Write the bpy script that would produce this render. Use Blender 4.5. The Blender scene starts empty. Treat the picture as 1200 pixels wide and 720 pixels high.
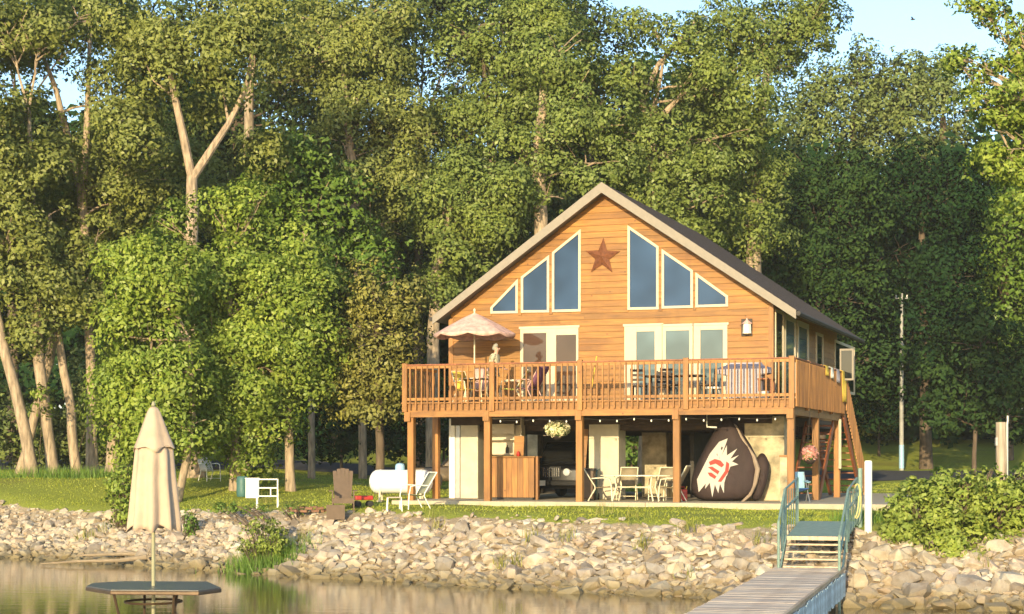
import bpy, bmesh, math, random
import numpy as np
from mathutils import Vector, Matrix

random.seed(7)
R = math.radians
PI = math.pi
scene = bpy.context.scene
COL = scene.collection

# ------------------------------------------------------------------ camera
F = 2050.0            # focal length in photo pixels (1200 px wide)
CX, HY = 600.0, 540.0 # principal column and horizon row of the photo
CZ = 2.95             # camera height above the water
cam_data = bpy.data.cameras.new('camera')
cam = bpy.data.objects.new('camera', cam_data)
COL.objects.link(cam)
cam.location = (0, 0, CZ)
cam.rotation_euler = (R(90), 0, 0)
cam_data.sensor_width = 36.0
cam_data.lens = 36.0 * F / 1200.0
cam_data.shift_y = 0.15
cam_data.clip_start = 0.2
cam_data.clip_end = 5000
scene.camera = cam

# ------------------------------------------------------------------ light
SUN_B, SUN_EL = 14.0, 11.5     # light travels away from the camera, 14 deg to the right
to_sun = Vector((-math.sin(R(SUN_B)) * math.cos(R(SUN_EL)), -math.cos(R(SUN_B)) * math.cos(R(SUN_EL)), math.sin(R(SUN_EL))))
world = bpy.data.worlds.new('World')
scene.world = world
world.use_nodes = True
wn = world.node_tree
wn.nodes.clear()
sky = wn.nodes.new('ShaderNodeTexSky')
sky.sky_type = 'NISHITA'
sky.sun_disc = False
sky.sun_elevation = R(SUN_EL)
sky.sun_rotation = R(180 + SUN_B)
sky.altitude = 200
sky.air_density = 1.0
sky.dust_density = 0.8
sky.ozone_density = 2.0
bg = wn.nodes.new('ShaderNodeBackground')
bg.inputs['Strength'].default_value = 0.15
wo = wn.nodes.new('ShaderNodeOutputWorld')
wn.links.new(sky.outputs[0], bg.inputs[0])
wn.links.new(bg.outputs[0], wo.inputs[0])

sd = bpy.data.lights.new('sun', 'SUN')
sd.energy = 3.2
sd.angle = R(0.5)
sd.color = (1.0, 0.80, 0.46)
sun = bpy.data.objects.new('sun', sd)
COL.objects.link(sun)
sun.rotation_euler = to_sun.to_track_quat('Z', 'Y').to_euler()
sun.location = (-20, -60, 40)

vs_ = scene.view_settings
scene.display_settings.display_device = 'sRGB'
vs_.view_transform = 'Standard'
vs_.look = 'None'
vs_.exposure = 1.25
vs_.gamma = 1.0
scene.cycles.max_bounces = 6
scene.cycles.transparent_max_bounces = 6

# ------------------------------------------------------------------ helpers
def P(px, py, Y):
    return Vector(((px - CX) / F * Y, Y, CZ + (HY - py) / F * Y))

def tag(o, label=None, cat=None, group=None, kind=None):
    if label: o['label'] = label
    if cat: o['category'] = cat
    if group: o['group'] = group
    if kind: o['kind'] = kind
    return o

def empty(name, loc=(0, 0, 0), rz=0.0, label=None, cat=None, group=None, parent=None):
    o = bpy.data.objects.new(name, None)
    COL.objects.link(o)
    o.location = loc
    o.rotation_euler = (0, 0, rz)
    o.empty_display_size = 0.3
    if parent: o.parent = parent
    return tag(o, label, cat, group)

def copy_tree(o, parent=None):
    c = o.copy()
    COL.objects.link(c)
    c.parent = parent
    for ch in list(o.children):
        copy_tree(ch, c)
    return c

def link_mesh(name, me, mat, parent=None, smooth=False):
    if mat: me.materials.append(mat)
    if smooth:
        me.polygons.foreach_set('use_smooth', [True] * len(me.polygons))
    o = bpy.data.objects.new(name, me)
    COL.objects.link(o)
    if parent: o.parent = parent
    return o

class MB:
    """Collects boxes, tubes, prisms and sheets into one mesh."""
    def __init__(s):
        s.v = []; s.f = []
    def add(s, vs, fs):
        n = len(s.v)
        s.v.extend([tuple(p) for p in vs])
        s.f.extend([tuple(i + n for i in f) for f in fs])
        return s
    def box(s, c, d, rz=0.0, rot=None):
        hx, hy, hz = d[0] / 2, d[1] / 2, d[2] / 2
        pts = [Vector((x * hx, y * hy, z * hz)) for x in (-1, 1) for y in (-1, 1) for z in (-1, 1)]
        m = rot if rot is not None else Matrix.Rotation(rz, 3, 'Z')
        pts = [m @ p + Vector(c) for p in pts]
        return s.add(pts, [(0, 1, 3, 2), (4, 6, 7, 5), (0, 4, 5, 1), (2, 3, 7, 6), (0, 2, 6, 4), (1, 5, 7, 3)])
    def box2(s, a, b):
        return s.box([(a[i] + b[i]) / 2 for i in range(3)], [abs(a[i] - b[i]) for i in range(3)])
    def bar(s, a, b, w, h=None, up=(0, 0, 1)):
        """square bar from a to b; w across, h along 'up'"""
        h = h or w
        a = Vector(a); b = Vector(b); d = b - a
        L = d.length; z = d.normalized(); upv = Vector(up)
        if abs(z.dot(upv)) > 0.98: upv = Vector((0, 1, 0))
        x = upv.cross(z).normalized(); y = z.cross(x)
        m = Matrix((x, y, z)).transposed()
        return s.box((a + b) / 2, (w, h, L), rot=m)
    def tube(s, path, rad, n=8, cap=True):
        path = [Vector(p) for p in path]
        if not hasattr(rad, '__len__'): rad = [rad] * len(path)
        vs = []; fs = []
        prev = None
        for i, p in enumerate(path):
            t = (path[min(i + 1, len(path) - 1)] - path[max(i - 1, 0)]).normalized()
            if prev is None:
                a = Vector((0, 0, 1)) if abs(t.z) < 0.9 else Vector((1, 0, 0))
                x = a.cross(t).normalized()
            else:
                x = (prev - t * prev.dot(t)).normalized()
            prev = x
            y = t.cross(x)
            for k in range(n):
                an = 2 * PI * k / n
                vs.append(p + (x * math.cos(an) + y * math.sin(an)) * rad[i])
        for i in range(len(path) - 1):
            for k in range(n):
                k2 = (k + 1) % n
                fs.append((i * n + k, i * n + k2, (i + 1) * n + k2, (i + 1) * n + k))
        if cap:
            fs.append(tuple(range(n - 1, -1, -1)))
            fs.append(tuple((len(path) - 1) * n + k for k in range(n)))
        return s.add(vs, fs)
    def lathe(s, prof, c=(0, 0, 0), n=16, axis='z'):
        """prof: (radius, height) pairs"""
        vs = []; fs = []
        for (r, h) in prof:
            for k in range(n):
                an = 2 * PI * k / n
                p = (r * math.cos(an), r * math.sin(an), h)
                if axis == 'x': p = (h, p[0], p[1])
                if axis == 'y': p = (p[0], h, p[1])
                vs.append((p[0] + c[0], p[1] + c[1], p[2] + c[2]))
        for i in range(len(prof) - 1):
            for k in range(n):
                k2 = (k + 1) % n
                fs.append((i * n + k, i * n + k2, (i + 1) * n + k2, (i + 1) * n + k))
        fs.append(tuple(range(n - 1, -1, -1)))
        fs.append(tuple((len(prof) - 1) * n + k for k in range(n)))
        return s.add(vs, fs)
    def prism(s, poly, a, b, axis='y'):
        """poly: 2D points in the plane across axis, extruded from a to b.
        axis y: poly is (x,z); axis x: poly is (y,z); axis z: poly is (x,y)"""
        n = len(poly)
        def mk(p, t):
            if axis == 'y': return (p[0], t, p[1])
            if axis == 'x': return (t, p[0], p[1])
            return (p[0], p[1], t)
        vs = [mk(p, a) for p in poly] + [mk(p, b) for p in poly]
        fs = [tuple(range(n)), tuple(range(2 * n - 1, n - 1, -1))]
        for i in range(n):
            j = (i + 1) % n
            fs.append((i, i + n, j + n, j))
        return s.add(vs, fs)
    def build(s, name, mat, parent=None, smooth=False, bevel=0.0, seg=2):
        me = bpy.data.meshes.new(name)
        me.from_pydata(s.v, [], s.f)
        bm = bmesh.new(); bm.from_mesh(me)
        bmesh.ops.recalc_face_normals(bm, faces=bm.faces)
        if bevel > 0:
            bmesh.ops.bevel(bm, geom=list(bm.edges), offset=bevel, segments=seg, profile=0.5, affect='EDGES', clamp_overlap=True)
        bm.to_mesh(me); bm.free()
        o = link_mesh(name, me, mat, parent, smooth)
        if smooth:
            try: me.set_sharp_from_angle(angle=R(40))
            except Exception: pass
        return o

# ------------------------------------------------------------------ materials
MATS = {}
def nt(name):
    m = bpy.data.materials.new(name); m.use_nodes = True
    t = m.node_tree; t.nodes.clear()
    out = t.nodes.new('ShaderNodeOutputMaterial')
    MATS[name] = m
    return m, t, out

def N(t, typ, **kw):
    n = t.nodes.new(typ)
    for k, v in kw.items(): setattr(n, k, v)
    return n

def lk(t, a, b): t.links.new(a, b)

def noise(t, scale, detail=4, vec=None, rough=0.6, stretch=None):
    n = N(t, 'ShaderNodeTexNoise')
    n.inputs['Scale'].default_value = scale
    n.inputs['Detail'].default_value = detail
    n.inputs['Roughness'].default_value = rough
    tc = N(t, 'ShaderNodeTexCoord')
    src = vec or tc.outputs['Object']
    if stretch:
        mp = N(t, 'ShaderNodeMapping')
        mp.inputs['Scale'].default_value = stretch
        lk(t, src, mp.inputs['Vector']); src = mp.outputs[0]
    lk(t, src, n.inputs['Vector'])
    return n.outputs[0]

def ramp(t, fac, stops):
    r = N(t, 'ShaderNodeValToRGB')
    el = r.color_ramp.elements
    while len(el) < len(stops): el.new(0.5)
    for e, (p, c) in zip(el, stops):
        e.position = p
        e.color = (c[0], c[1], c[2], 1) if hasattr(c, '__len__') else (c, c, c, 1)
    lk(t, fac, r.inputs[0])
    return r.outputs[0]

def mixc(t, a, b, fac, mode='MIX'):
    m = N(t, 'ShaderNodeMix', data_type='RGBA', blend_type=mode)
    for sock, val in ((m.inputs['A'], a), (m.inputs['B'], b), (m.inputs['Factor'], fac)):
        pass
    ia, ib, fa = m.inputs[6], m.inputs[7], m.inputs[0]
    for s_, v_ in ((ia, a), (ib, b), (fa, fac)):
        if isinstance(v_, (int, float)): s_.default_value = v_
        elif isinstance(v_, tuple): s_.default_value = (v_[0], v_[1], v_[2], 1)
        else: lk(t, v_, s_)
    return m.outputs[2]

def mathn(t, op, a, b=None):
    m = N(t, 'ShaderNodeMath', operation=op)
    for i, v in enumerate((a, b)):
        if v is None: continue
        if isinstance(v, (int, float)): m.inputs[i].default_value = v
        else: lk(t, v, m.inputs[i])
    return m.outputs[0]

def bumpn(t, h, strength=0.4, dist=0.02):
    b = N(t, 'ShaderNodeBump')
    b.inputs['Strength'].default_value = strength
    b.inputs['Distance'].default_value = dist
    lk(t, h, b.inputs['Height'])
    return b.outputs[0]

def simple(name, col, rough=0.6, metal=0.0, var=0.25, scale=6.0, bump=0.15, spec=0.4, objvar=0.0, stretch=None, coat=0):
    m, t, out = nt(name)
    p = N(t, 'ShaderNodeBsdfPrincipled')
    nz = noise(t, scale, 5, stretch=stretch)
    lo = tuple(c * (1 - var) for c in col); hi = tuple(min(1, c * (1 + var)) for c in col)
    c = ramp(t, nz, [(0.3, lo), (0.7, hi)])
    if objvar:
        oi = N(t, 'ShaderNodeObjectInfo')
        v = mathn(t, 'MULTIPLY_ADD', oi.outputs['Random'], objvar * 2)
        v.node.inputs[2].default_value = 1 - objvar
        vm = N(t, 'ShaderNodeVectorMath', operation='SCALE')
        lk(t, c, vm.inputs[0]); lk(t, v, vm.inputs['Scale']); c = vm.outputs[0]
    lk(t, c, p.inputs['Base Color'])
    p.inputs['Roughness'].default_value = rough
    p.inputs['Metallic'].default_value = metal
    p.inputs['Specular IOR Level'].default_value = spec
    p.inputs['Coat Weight'].default_value = coat
    if bump:
        nb = noise(t, scale * 4, 4, stretch=stretch)
        lk(t, bumpn(t, nb, bump, 0.02), p.inputs['Normal'])
    lk(t, p.outputs[0], out.inputs[0])
    return m

def leaf_mat(name, dark, light, trans=0.35, gloss=0.03, soft=0.74):
    m, t, out = nt(name)
    g = N(t, 'ShaderNodeNewGeometry')
    c1 = ramp(t, g.outputs['Random Per Island'], [(0.0, dark), (0.9, light), (1.0, tuple(min(1, x * 1.15) for x in light))])
    nz = noise(t, 0.55, 3)
    c2 = mixc(t, c1, mixc(t, c1, (1.12, 1.06, 0.85), 1.0, 'MULTIPLY'), ramp(t, nz, [(0.4, 0.0), (0.65, 1.0)]))
    d = N(t, 'ShaderNodeBsdfDiffuse'); lk(t, c2, d.inputs[0])
    if soft:   # leaves of one spray share most of their facing, as overlapping foliage does
        an_ = N(t, 'ShaderNodeAttribute'); an_.attribute_name = 'spray'
        v1 = N(t, 'ShaderNodeVectorMath', operation='SCALE'); lk(t, an_.outputs['Vector'], v1.inputs[0]); v1.inputs['Scale'].default_value = soft
        v2 = N(t, 'ShaderNodeVectorMath', operation='SCALE'); lk(t, g.outputs['Normal'], v2.inputs[0]); v2.inputs['Scale'].default_value = 1 - soft
        v3 = N(t, 'ShaderNodeVectorMath', operation='ADD'); lk(t, v1.outputs[0], v3.inputs[0]); lk(t, v2.outputs[0], v3.inputs[1])
        v4 = N(t, 'ShaderNodeVectorMath', operation='NORMALIZE'); lk(t, v3.outputs[0], v4.inputs[0])
        lk(t, v4.outputs[0], d.inputs['Normal'])
    tr = N(t, 'ShaderNodeBsdfTranslucent')
    c3 = mixc(t, c2, (1.1, 1.25, 0.5), 1.0, 'MULTIPLY')
    lk(t, c3, tr.inputs[0])
    gl = N(t, 'ShaderNodeBsdfGlossy'); gl.inputs['Roughness'].default_value = 0.45
    gl.inputs[0].default_value = (0.6, 0.6, 0.55, 1)
    a = N(t, 'ShaderNodeMixShader'); a.inputs[0].default_value = trans
    lk(t, d.outputs[0], a.inputs[1]); lk(t, tr.outputs[0], a.inputs[2])
    b = N(t, 'ShaderNodeMixShader'); b.inputs[0].default_value = gloss
    lk(t, a.outputs[0], b.inputs[1]); lk(t, gl.outputs[0], b.inputs[2])
    lk(t, b.outputs[0], out.inputs[0])
    return m

def wood_mat(name, col, objvar=0.18, axis='x', rough=0.55, var=0.3):
    st = {'x': (1.2, 14, 14), 'y': (14, 1.2, 14), 'z': (14, 14, 1.2)}[axis]
    m, t, out = nt(name)
    p = N(t, 'ShaderNodeBsdfPrincipled')
    oi = N(t, 'ShaderNodeObjectInfo')
    tc = N(t, 'ShaderNodeTexCoord')
    va = N(t, 'ShaderNodeVectorMath', operation='ADD')
    cmb = N(t, 'ShaderNodeCombineXYZ')
    lk(t, mathn(t, 'MULTIPLY', oi.outputs['Random'], 40.0), cmb.inputs[0])
    lk(t, tc.outputs['Object'], va.inputs[0]); lk(t, cmb.outputs[0], va.inputs[1])
    g1 = noise(t, 1.0, 5, vec=va.outputs[0], stretch=st)
    g2 = noise(t, 0.9, 3, vec=va.outputs[0])
    lo = tuple(c * (1 - var) for c in col); hi = tuple(c * (1 + var) for c in col)
    c = ramp(t, g1, [(0.3, lo), (0.7, hi)])
    c = mixc(t, c, mixc(t, c, (0.72, 0.62, 0.55), 1.0, 'MULTIPLY'), ramp(t, g2, [(0.45, 0.0), (0.7, 0.8)]))
    kn = N(t, 'ShaderNodeTexVoronoi'); kn.inputs['Scale'].default_value = 2.3; lk(t, va.outputs[0], kn.inputs['Vector'])
    c = mixc(t, c, mixc(t, c, (0.38, 0.30, 0.24), 1.0, 'MULTIPLY'), ramp(t, kn.outputs['Distance'], [(0.03, 0.9), (0.09, 0.0)]))
    st2 = noise(t, 0.8, 4, vec=tc.outputs['Object'], stretch=(2.2, 2.2, 0.5))
    c = mixc(t, c, mixc(t, c, (0.70, 0.66, 0.64), 1.0, 'MULTIPLY'), ramp(t, st2, [(0.52, 0.0), (0.72, 0.9)]))
    v = mathn(t, 'MULTIPLY_ADD', oi.outputs['Random'], objvar * 2); v.node.inputs[2].default_value = 1 - objvar
    vm = N(t, 'ShaderNodeVectorMath', operation='SCALE')
    lk(t, c, vm.inputs[0]); lk(t, v, vm.inputs['Scale'])
    lk(t, vm.outputs[0], p.inputs['Base Color'])
    p.inputs['Roughness'].default_value = rough
    lk(t, bumpn(t, g1, 0.25, 0.01), p.inputs['Normal'])
    lk(t, p.outputs[0], out.inputs[0])
    return m

# foliage species, plus darker leaf tones with shade put into the colour
L_olive  = leaf_mat('leaf_olive',  (0.165, 0.200, 0.052), (0.275, 0.312, 0.098), 0.36)
L_cotton = leaf_mat('leaf_cotton', (0.135, 0.190, 0.046), (0.245, 0.308, 0.090), 0.36)
L_maple  = leaf_mat('leaf_maple',  (0.175, 0.265, 0.042), (0.340, 0.420, 0.090), 0.42)
L_green  = leaf_mat('leaf_green',  (0.085, 0.165, 0.028), (0.155, 0.245, 0.045), 0.3)
L_tan    = leaf_mat('leaf_tan',    (0.175, 0.185, 0.050), (0.290, 0.285, 0.085), 0.28)
L_dark   = leaf_mat('leaf_dark_shade',   (0.011, 0.034, 0.015), (0.026, 0.060, 0.022), 0.2, 0.0)  # shade over the right-hand trees and far wood is put into this colour
L_shade  = leaf_mat('leaf_shade',  (0.026, 0.062, 0.024), (0.060, 0.110, 0.036), 0.3, 0.0)  # lighter step of the shaded trees, shade again held in the colour
L_deep   = leaf_mat('leaf_deep_shade',   (0.045, 0.075, 0.026), (0.085, 0.120, 0.040), 0.25, 0.01)  # backdrop leaves darkened so gaps between the front crowns look shaded
L_mid    = leaf_mat('leaf_mid',    (0.115, 0.165, 0.055), (0.205, 0.255, 0.088), 0.3)
L_bush   = leaf_mat('leaf_bush',   (0.210, 0.290, 0.055), (0.370, 0.440, 0.110), 0.42)
L_weed   = leaf_mat('leaf_weed',   (0.110, 0.220, 0.045), (0.200, 0.310, 0.065), 0.4)
L_grass  = leaf_mat('leaf_grass',  (0.250, 0.300, 0.040), (0.370, 0.400, 0.072), 0.3, soft=0)
L_petalw = leaf_mat('petal_white', (0.65, 0.62, 0.45), (0.80, 0.78, 0.66), 0.3, soft=0)
L_petalp = leaf_mat('petal_pink',  (0.50, 0.20, 0.22), (0.75, 0.45, 0.45), 0.3, soft=0)

BARK = simple('bark_tan', (0.32, 0.245, 0.17), 0.9, var=0.55, scale=3.0, bump=0.9, stretch=(3, 3, 0.6))
BARKD = simple('bark_dark', (0.11, 0.08, 0.055), 0.9, var=0.35, scale=3.0, bump=0.9, stretch=(3, 3, 0.6))
CEDAR = wood_mat('cedar_siding', (0.285, 0.130, 0.021), 0.22, var=0.30)
CEDARV = wood_mat('cedar_upright', (0.285, 0.127, 0.028), 0.2, 'z')
CEDARB = wood_mat('cedar_beam', (0.295, 0.134, 0.028), 0.14)
REDWOOD = wood_mat('redwood_stain', (0.27, 0.085, 0.030), 0.15, 'z')
POSTW = wood_mat('post_wood', (0.30, 0.15, 0.07), 0.1, 'z')
GREYWOOD = wood_mat('weathered_planks', (0.58, 0.48, 0.37), 0.15)
OLDPOST = wood_mat('old_post', (0.52, 0.40, 0.26), 0.05, 'z')
GREYPOST = wood_mat('grey_post', (0.36, 0.29, 0.215), 0.05, 'z', var=0.45)
CREAM = simple('cream_trim', (0.50, 0.43, 0.31), 0.5, var=0.06, bump=0.05)
WHITE = simple('white_paint', (0.78, 0.76, 0.68), 0.45, var=0.06, bump=0.05)
TAUPE = simple('taupe_fascia', (0.235, 0.205, 0.165), 0.6, var=0.08, bump=0.05)
SHINGLE = simple('brown_shingle', (0.085, 0.058, 0.045), 0.9, var=0.35, scale=9, bump=0.8)
STUCCO = simple('cream_block', (0.52, 0.47, 0.36), 0.85, var=0.10, scale=4, bump=0.35)
STUCCOB = simple('weathered_block', (0.42, 0.36, 0.24), 0.85, var=0.55, scale=2.2, bump=0.4)
CONC = simple('patio_concrete', (0.42, 0.36, 0.26), 0.9, var=0.12, scale=3, bump=0.3)
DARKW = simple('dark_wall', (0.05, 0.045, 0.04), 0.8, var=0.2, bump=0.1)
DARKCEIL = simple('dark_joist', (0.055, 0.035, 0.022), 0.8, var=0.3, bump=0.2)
GREYM = simple('grey_metal', (0.35, 0.35, 0.34), 0.4, 0.6, var=0.1, bump=0.05)
BLACKP = simple('black_paint', (0.006, 0.006, 0.007), 0.35, var=0.1, bump=0, coat=0.1, spec=0.25)
BROWNP = simple('bronze_paint', (0.075, 0.052, 0.028), 0.3, 0.3, var=0.1, bump=0, coat=0.5)
CHROME = simple('chrome', (0.75, 0.75, 0.75), 0.2, 0.9, var=0.05, bump=0)
RUBBER = simple('rubber', (0.02, 0.02, 0.02), 0.8, var=0.1, bump=0.1)
LENS = simple('lens', (0.55, 0.57, 0.58), 0.15, 0.2, var=0.1, bump=0.0)
GREENM = simple('green_metal', (0.19, 0.28, 0.235), 0.5, 0.0, var=0.2, scale=9, bump=0.1)
RUSTS = simple('rusty_star', (0.17, 0.062, 0.026), 0.7, 0.2, var=0.35, scale=12, bump=0.3)
PINKC = simple('pink_canvas', (0.62, 0.40, 0.33), 0.85, var=0.30, scale=7, bump=0.1)
TANC = simple('tan_canvas', (0.47, 0.36, 0.26), 0.85, var=0.10, scale=6, bump=0.2)
TANK = simple('tank_white', (0.80, 0.80, 0.79), 0.35, var=0.04, bump=0.03)
PALEBLUE = simple('pale_blue', (0.28, 0.45, 0.62), 0.4, var=0.1, bump=0.05)
BLUE = simple('blue_plastic', (0.03, 0.10, 0.30), 0.5, var=0.15, bump=0.05)
LBLUE = simple('light_blue_cloth', (0.24, 0.42, 0.52), 0.8, var=0.15, bump=0.1)
TEAL = simple('teal_plastic', (0.05, 0.13, 0.13), 0.5, var=0.1, bump=0.05)
RED = simple('red_plastic', (0.36, 0.025, 0.018), 0.4, var=0.15, bump=0.05)
YELLOW = simple('yellow_cloth', (0.72, 0.50, 0.08), 0.85, var=0.15, bump=0.1)
LIME = simple('lime_cloth', (0.55, 0.60, 0.16), 0.85, var=0.15, bump=0.1)
PURPLE = simple('purple_cloth', (0.20, 0.085, 0.16), 0.85, var=0.2, bump=0.1)
PINKT = simple('pink_cloth', (0.60, 0.38, 0.34), 0.85, var=0.15, bump=0.1)
LILAC = simple('lilac_cover', (0.40, 0.36, 0.39), 0.75, var=0.08, bump=0.25)
SLING = simple('sling_mesh', (0.20, 0.21, 0.15), 0.8, var=0.15, bump=0.1)
SLINGT = simple('tan_sling', (0.27, 0.22, 0.14), 0.8, var=0.15, bump=0.1)
FRAMEW = simple('cream_frame', (0.66, 0.60, 0.44), 0.4, var=0.1, bump=0.05)
BROWNPL = simple('brown_plastic', (0.105, 0.068, 0.042), 0.6, var=0.15, bump=0.1)
DKCHAIR = simple('dark_chair', (0.035, 0.025, 0.02), 0.6, var=0.2, bump=0.1)
TUBEC = simple('tube_nylon', (0.036, 0.022, 0.021), 0.8, var=0.45, scale=1.6, bump=1.0, stretch=(1, 1, 0.45))
TUBEL = simple('tube_trim', (0.25, 0.19, 0.14), 0.6, var=0.15, bump=0.1)
EMBW = simple('emblem_white', (0.42, 0.39, 0.36), 0.6, var=0.06, bump=0)
EMBR = simple('emblem_red', (0.36, 0.028, 0.018), 0.6, var=0.1, bump=0)
TTOP = simple('slate_table', (0.085, 0.085, 0.085), 0.30, var=0.25, scale=30, bump=0.15)
TEDGE = simple('bronze_metal', (0.085, 0.055, 0.032), 0.45, 0.4, var=0.2, bump=0.1)
POLEM = simple('olive_pole', (0.30, 0.29, 0.18), 0.4, 0.2, var=0.1, bump=0)
ROPE = simple('yellow_rope', (0.55, 0.48, 0.18), 0.9, var=0.15, bump=0.3)
BRICKR = simple('red_brick', (0.20, 0.105, 0.065), 0.9, var=0.3, scale=8, bump=0.4)
UPOLE = simple('pole_galvanised', (0.30, 0.30, 0.28), 0.6, var=0.35, scale=2.5, bump=0.1, stretch=(1, 1, 1))
SKIN = simple('skin', (0.50, 0.29, 0.20), 0.6, var=0.06, bump=0)
HAIR = simple('grey_hair', (0.30, 0.28, 0.22), 0.8, var=0.2, bump=0.3)
SHIRT = simple('patterned_shirt', (0.40, 0.36, 0.24), 0.85, var=0.6, scale=22, bump=0.1)
DENIM = simple('pale_trousers', (0.30, 0.24, 0.19), 0.85, var=0.15, bump=0.1)
BULB = simple('frosted_bulb', (0.80, 0.78, 0.70), 0.3, var=0.02, bump=0)
DRIFT = simple('driftwood', (0.27, 0.21, 0.14), 0.9, var=0.3, scale=4, bump=0.6, stretch=(1, 6, 6))
def glass_mat(name, col, spec=0.5):
    m, t, out = nt(name)
    p = N(t, 'ShaderNodeBsdfPrincipled')
    c = ramp(t, noise(t, 0.5, 2), [(0.40, tuple(x * 0.75 for x in col)), (0.65, tuple(x * 1.35 for x in col))])  # patchy tone puts varied reflection into the pane colour
    lk(t, c, p.inputs['Base Color'])
    p.inputs['Roughness'].default_value = 0.04
    p.inputs['Specular IOR Level'].default_value = spec
    lk(t, bumpn(t, noise(t, 0.7, 2), 0.05, 0.02), p.inputs['Normal'])
    lk(t, p.outputs[0], out.inputs[0]); return m
GLASSB = glass_mat('glass_sky_blue', (0.030, 0.062, 0.125), 0.22)  # blue base stands in for sky mirrored in the gable panes
GLASST = glass_mat('glass_teal', (0.09, 0.14, 0.16))
GLASSD = glass_mat('glass_brown', (0.06, 0.035, 0.025))
GLASSK = glass_mat('glass_black', (0.012, 0.015, 0.015))
GLASSC = glass_mat('glass_car', (0.01, 0.01, 0.01), 0.4)

def rock_mat():
    m, t, out = nt('limestone')
    p = N(t, 'ShaderNodeBsdfPrincipled')
    g = N(t, 'ShaderNodeNewGeometry'); oi = N(t, 'ShaderNodeObjectInfo')
    r = mathn(t, 'FRACT', mathn(t, 'ADD', g.outputs['Random Per Island'], oi.outputs['Random']))
    c = ramp(t, r, [(0.0, (0.20, 0.165, 0.125)), (0.14, (0.30, 0.27, 0.235)), (0.28, (0.42, 0.355, 0.265)), (0.55, (0.50, 0.44, 0.335)), (0.8, (0.44, 0.35, 0.275)), (0.9, (0.34, 0.31, 0.27)), (1.0, (0.56, 0.52, 0.44))])
    nz = noise(t, 3.5, 6, vec=g.outputs['Position'])
    c = mixc(t, c, mixc(t, c, (0.66, 0.58, 0.50), 1.0, 'MULTIPLY'), ramp(t, nz, [(0.42, 0.0), (0.7, 1.0)]))
    sx = N(t, 'ShaderNodeSeparateXYZ'); lk(t, g.outputs['Position'], sx.inputs[0])
    zz = mathn(t, 'ADD', sx.outputs[2], mathn(t, 'MULTIPLY', mathn(t, 'SUBTRACT', nz, 0.5), 0.5))
    alg = ramp(t, zz, [(0.06, 1.0), (0.42, 0.0)])
    c = mixc(t, c, (0.15, 0.115, 0.045), mathn(t, 'MULTIPLY', alg, 0.85))
    lk(t, c, p.inputs['Base Color'])
    p.inputs['Roughness'].default_value = 0.85
    lk(t, bumpn(t, noise(t, 9, 6, vec=g.outputs['Position']), 0.6, 0.04), p.inputs['Normal'])
    lk(t, p.outputs[0], out.inputs[0])
    return m
ROCK = rock_mat()

def ground_mat():
    m, t, out = nt('ground_grass_soil')
    p = N(t, 'ShaderNodeBsdfPrincipled')
    g = N(t, 'ShaderNodeNewGeometry')
    pos = g.outputs['Position']
    n1 = noise(t, 1.1, 6, vec=pos); n2 = noise(t, 14, 5, vec=pos); n3 = noise(t, 0.25, 3, vec=pos)
    gr = ramp(t, n2, [(0.3, (0.21, 0.25, 0.035)), (0.7, (0.36, 0.38, 0.07))])
    gr = mixc(t, gr, (0.20, 0.17, 0.055), ramp(t, n3, [(0.5, 0.0), (0.75, 0.6)]))
    soil = ramp(t, n1, [(0.3, (0.26, 0.19, 0.12)), (0.7, (0.46, 0.37, 0.25))])
    at = N(t, 'ShaderNodeAttribute'); at.attribute_name = 'soil'
    f = mathn(t, 'ADD', at.outputs['Fac'], mathn(t, 'MULTIPLY', mathn(t, 'SUBTRACT', n1, 0.5), 0.8))
    c = mixc(t, gr, soil, ramp(t, f, [(0.42, 0.0), (0.58, 1.0)]))
    lk(t, c, p.inputs['Base Color'])
    p.inputs['Roughness'].default_value = 0.95
    p.inputs['Specular IOR Level'].default_value = 0.1
    lk(t, bumpn(t, n2, 0.8, 0.06), p.inputs['Normal'])
    lk(t, p.outputs[0], out.inputs[0]); return m
GROUND = ground_mat()

def water_mat():
    m, t, out = nt('pond_water')
    p = N(t, 'ShaderNodeBsdfPrincipled')
    g = N(t, 'ShaderNodeNewGeometry')
    a = noise(t, 0.9, 4, vec=g.outputs['Position'], stretch=(0.7, 2.6, 1))
    b = noise(t, 5.0, 3, vec=g.outputs['Position'], stretch=(0.5, 2.4, 1))
    h = mathn(t, 'ADD', a, mathn(t, 'MULTIPLY', b, 0.25))
    p.inputs['Base Color'].default_value = (0.10, 0.072, 0.028, 1)
    p.inputs['Roughness'].default_value = 0.04
    p.inputs['IOR'].default_value = 1.4
    p.inputs['Specular IOR Level'].default_value = 0.75
    lk(t, bumpn(t, h, 0.11, 0.04), p.inputs['Normal'])
    lk(t, p.outputs[0], out.inputs[0]); return m
WATER = water_mat()
ASPH = simple('asphalt', (0.055, 0.055, 0.062), 0.9, var=0.25, scale=3, bump=0.4)

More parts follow.
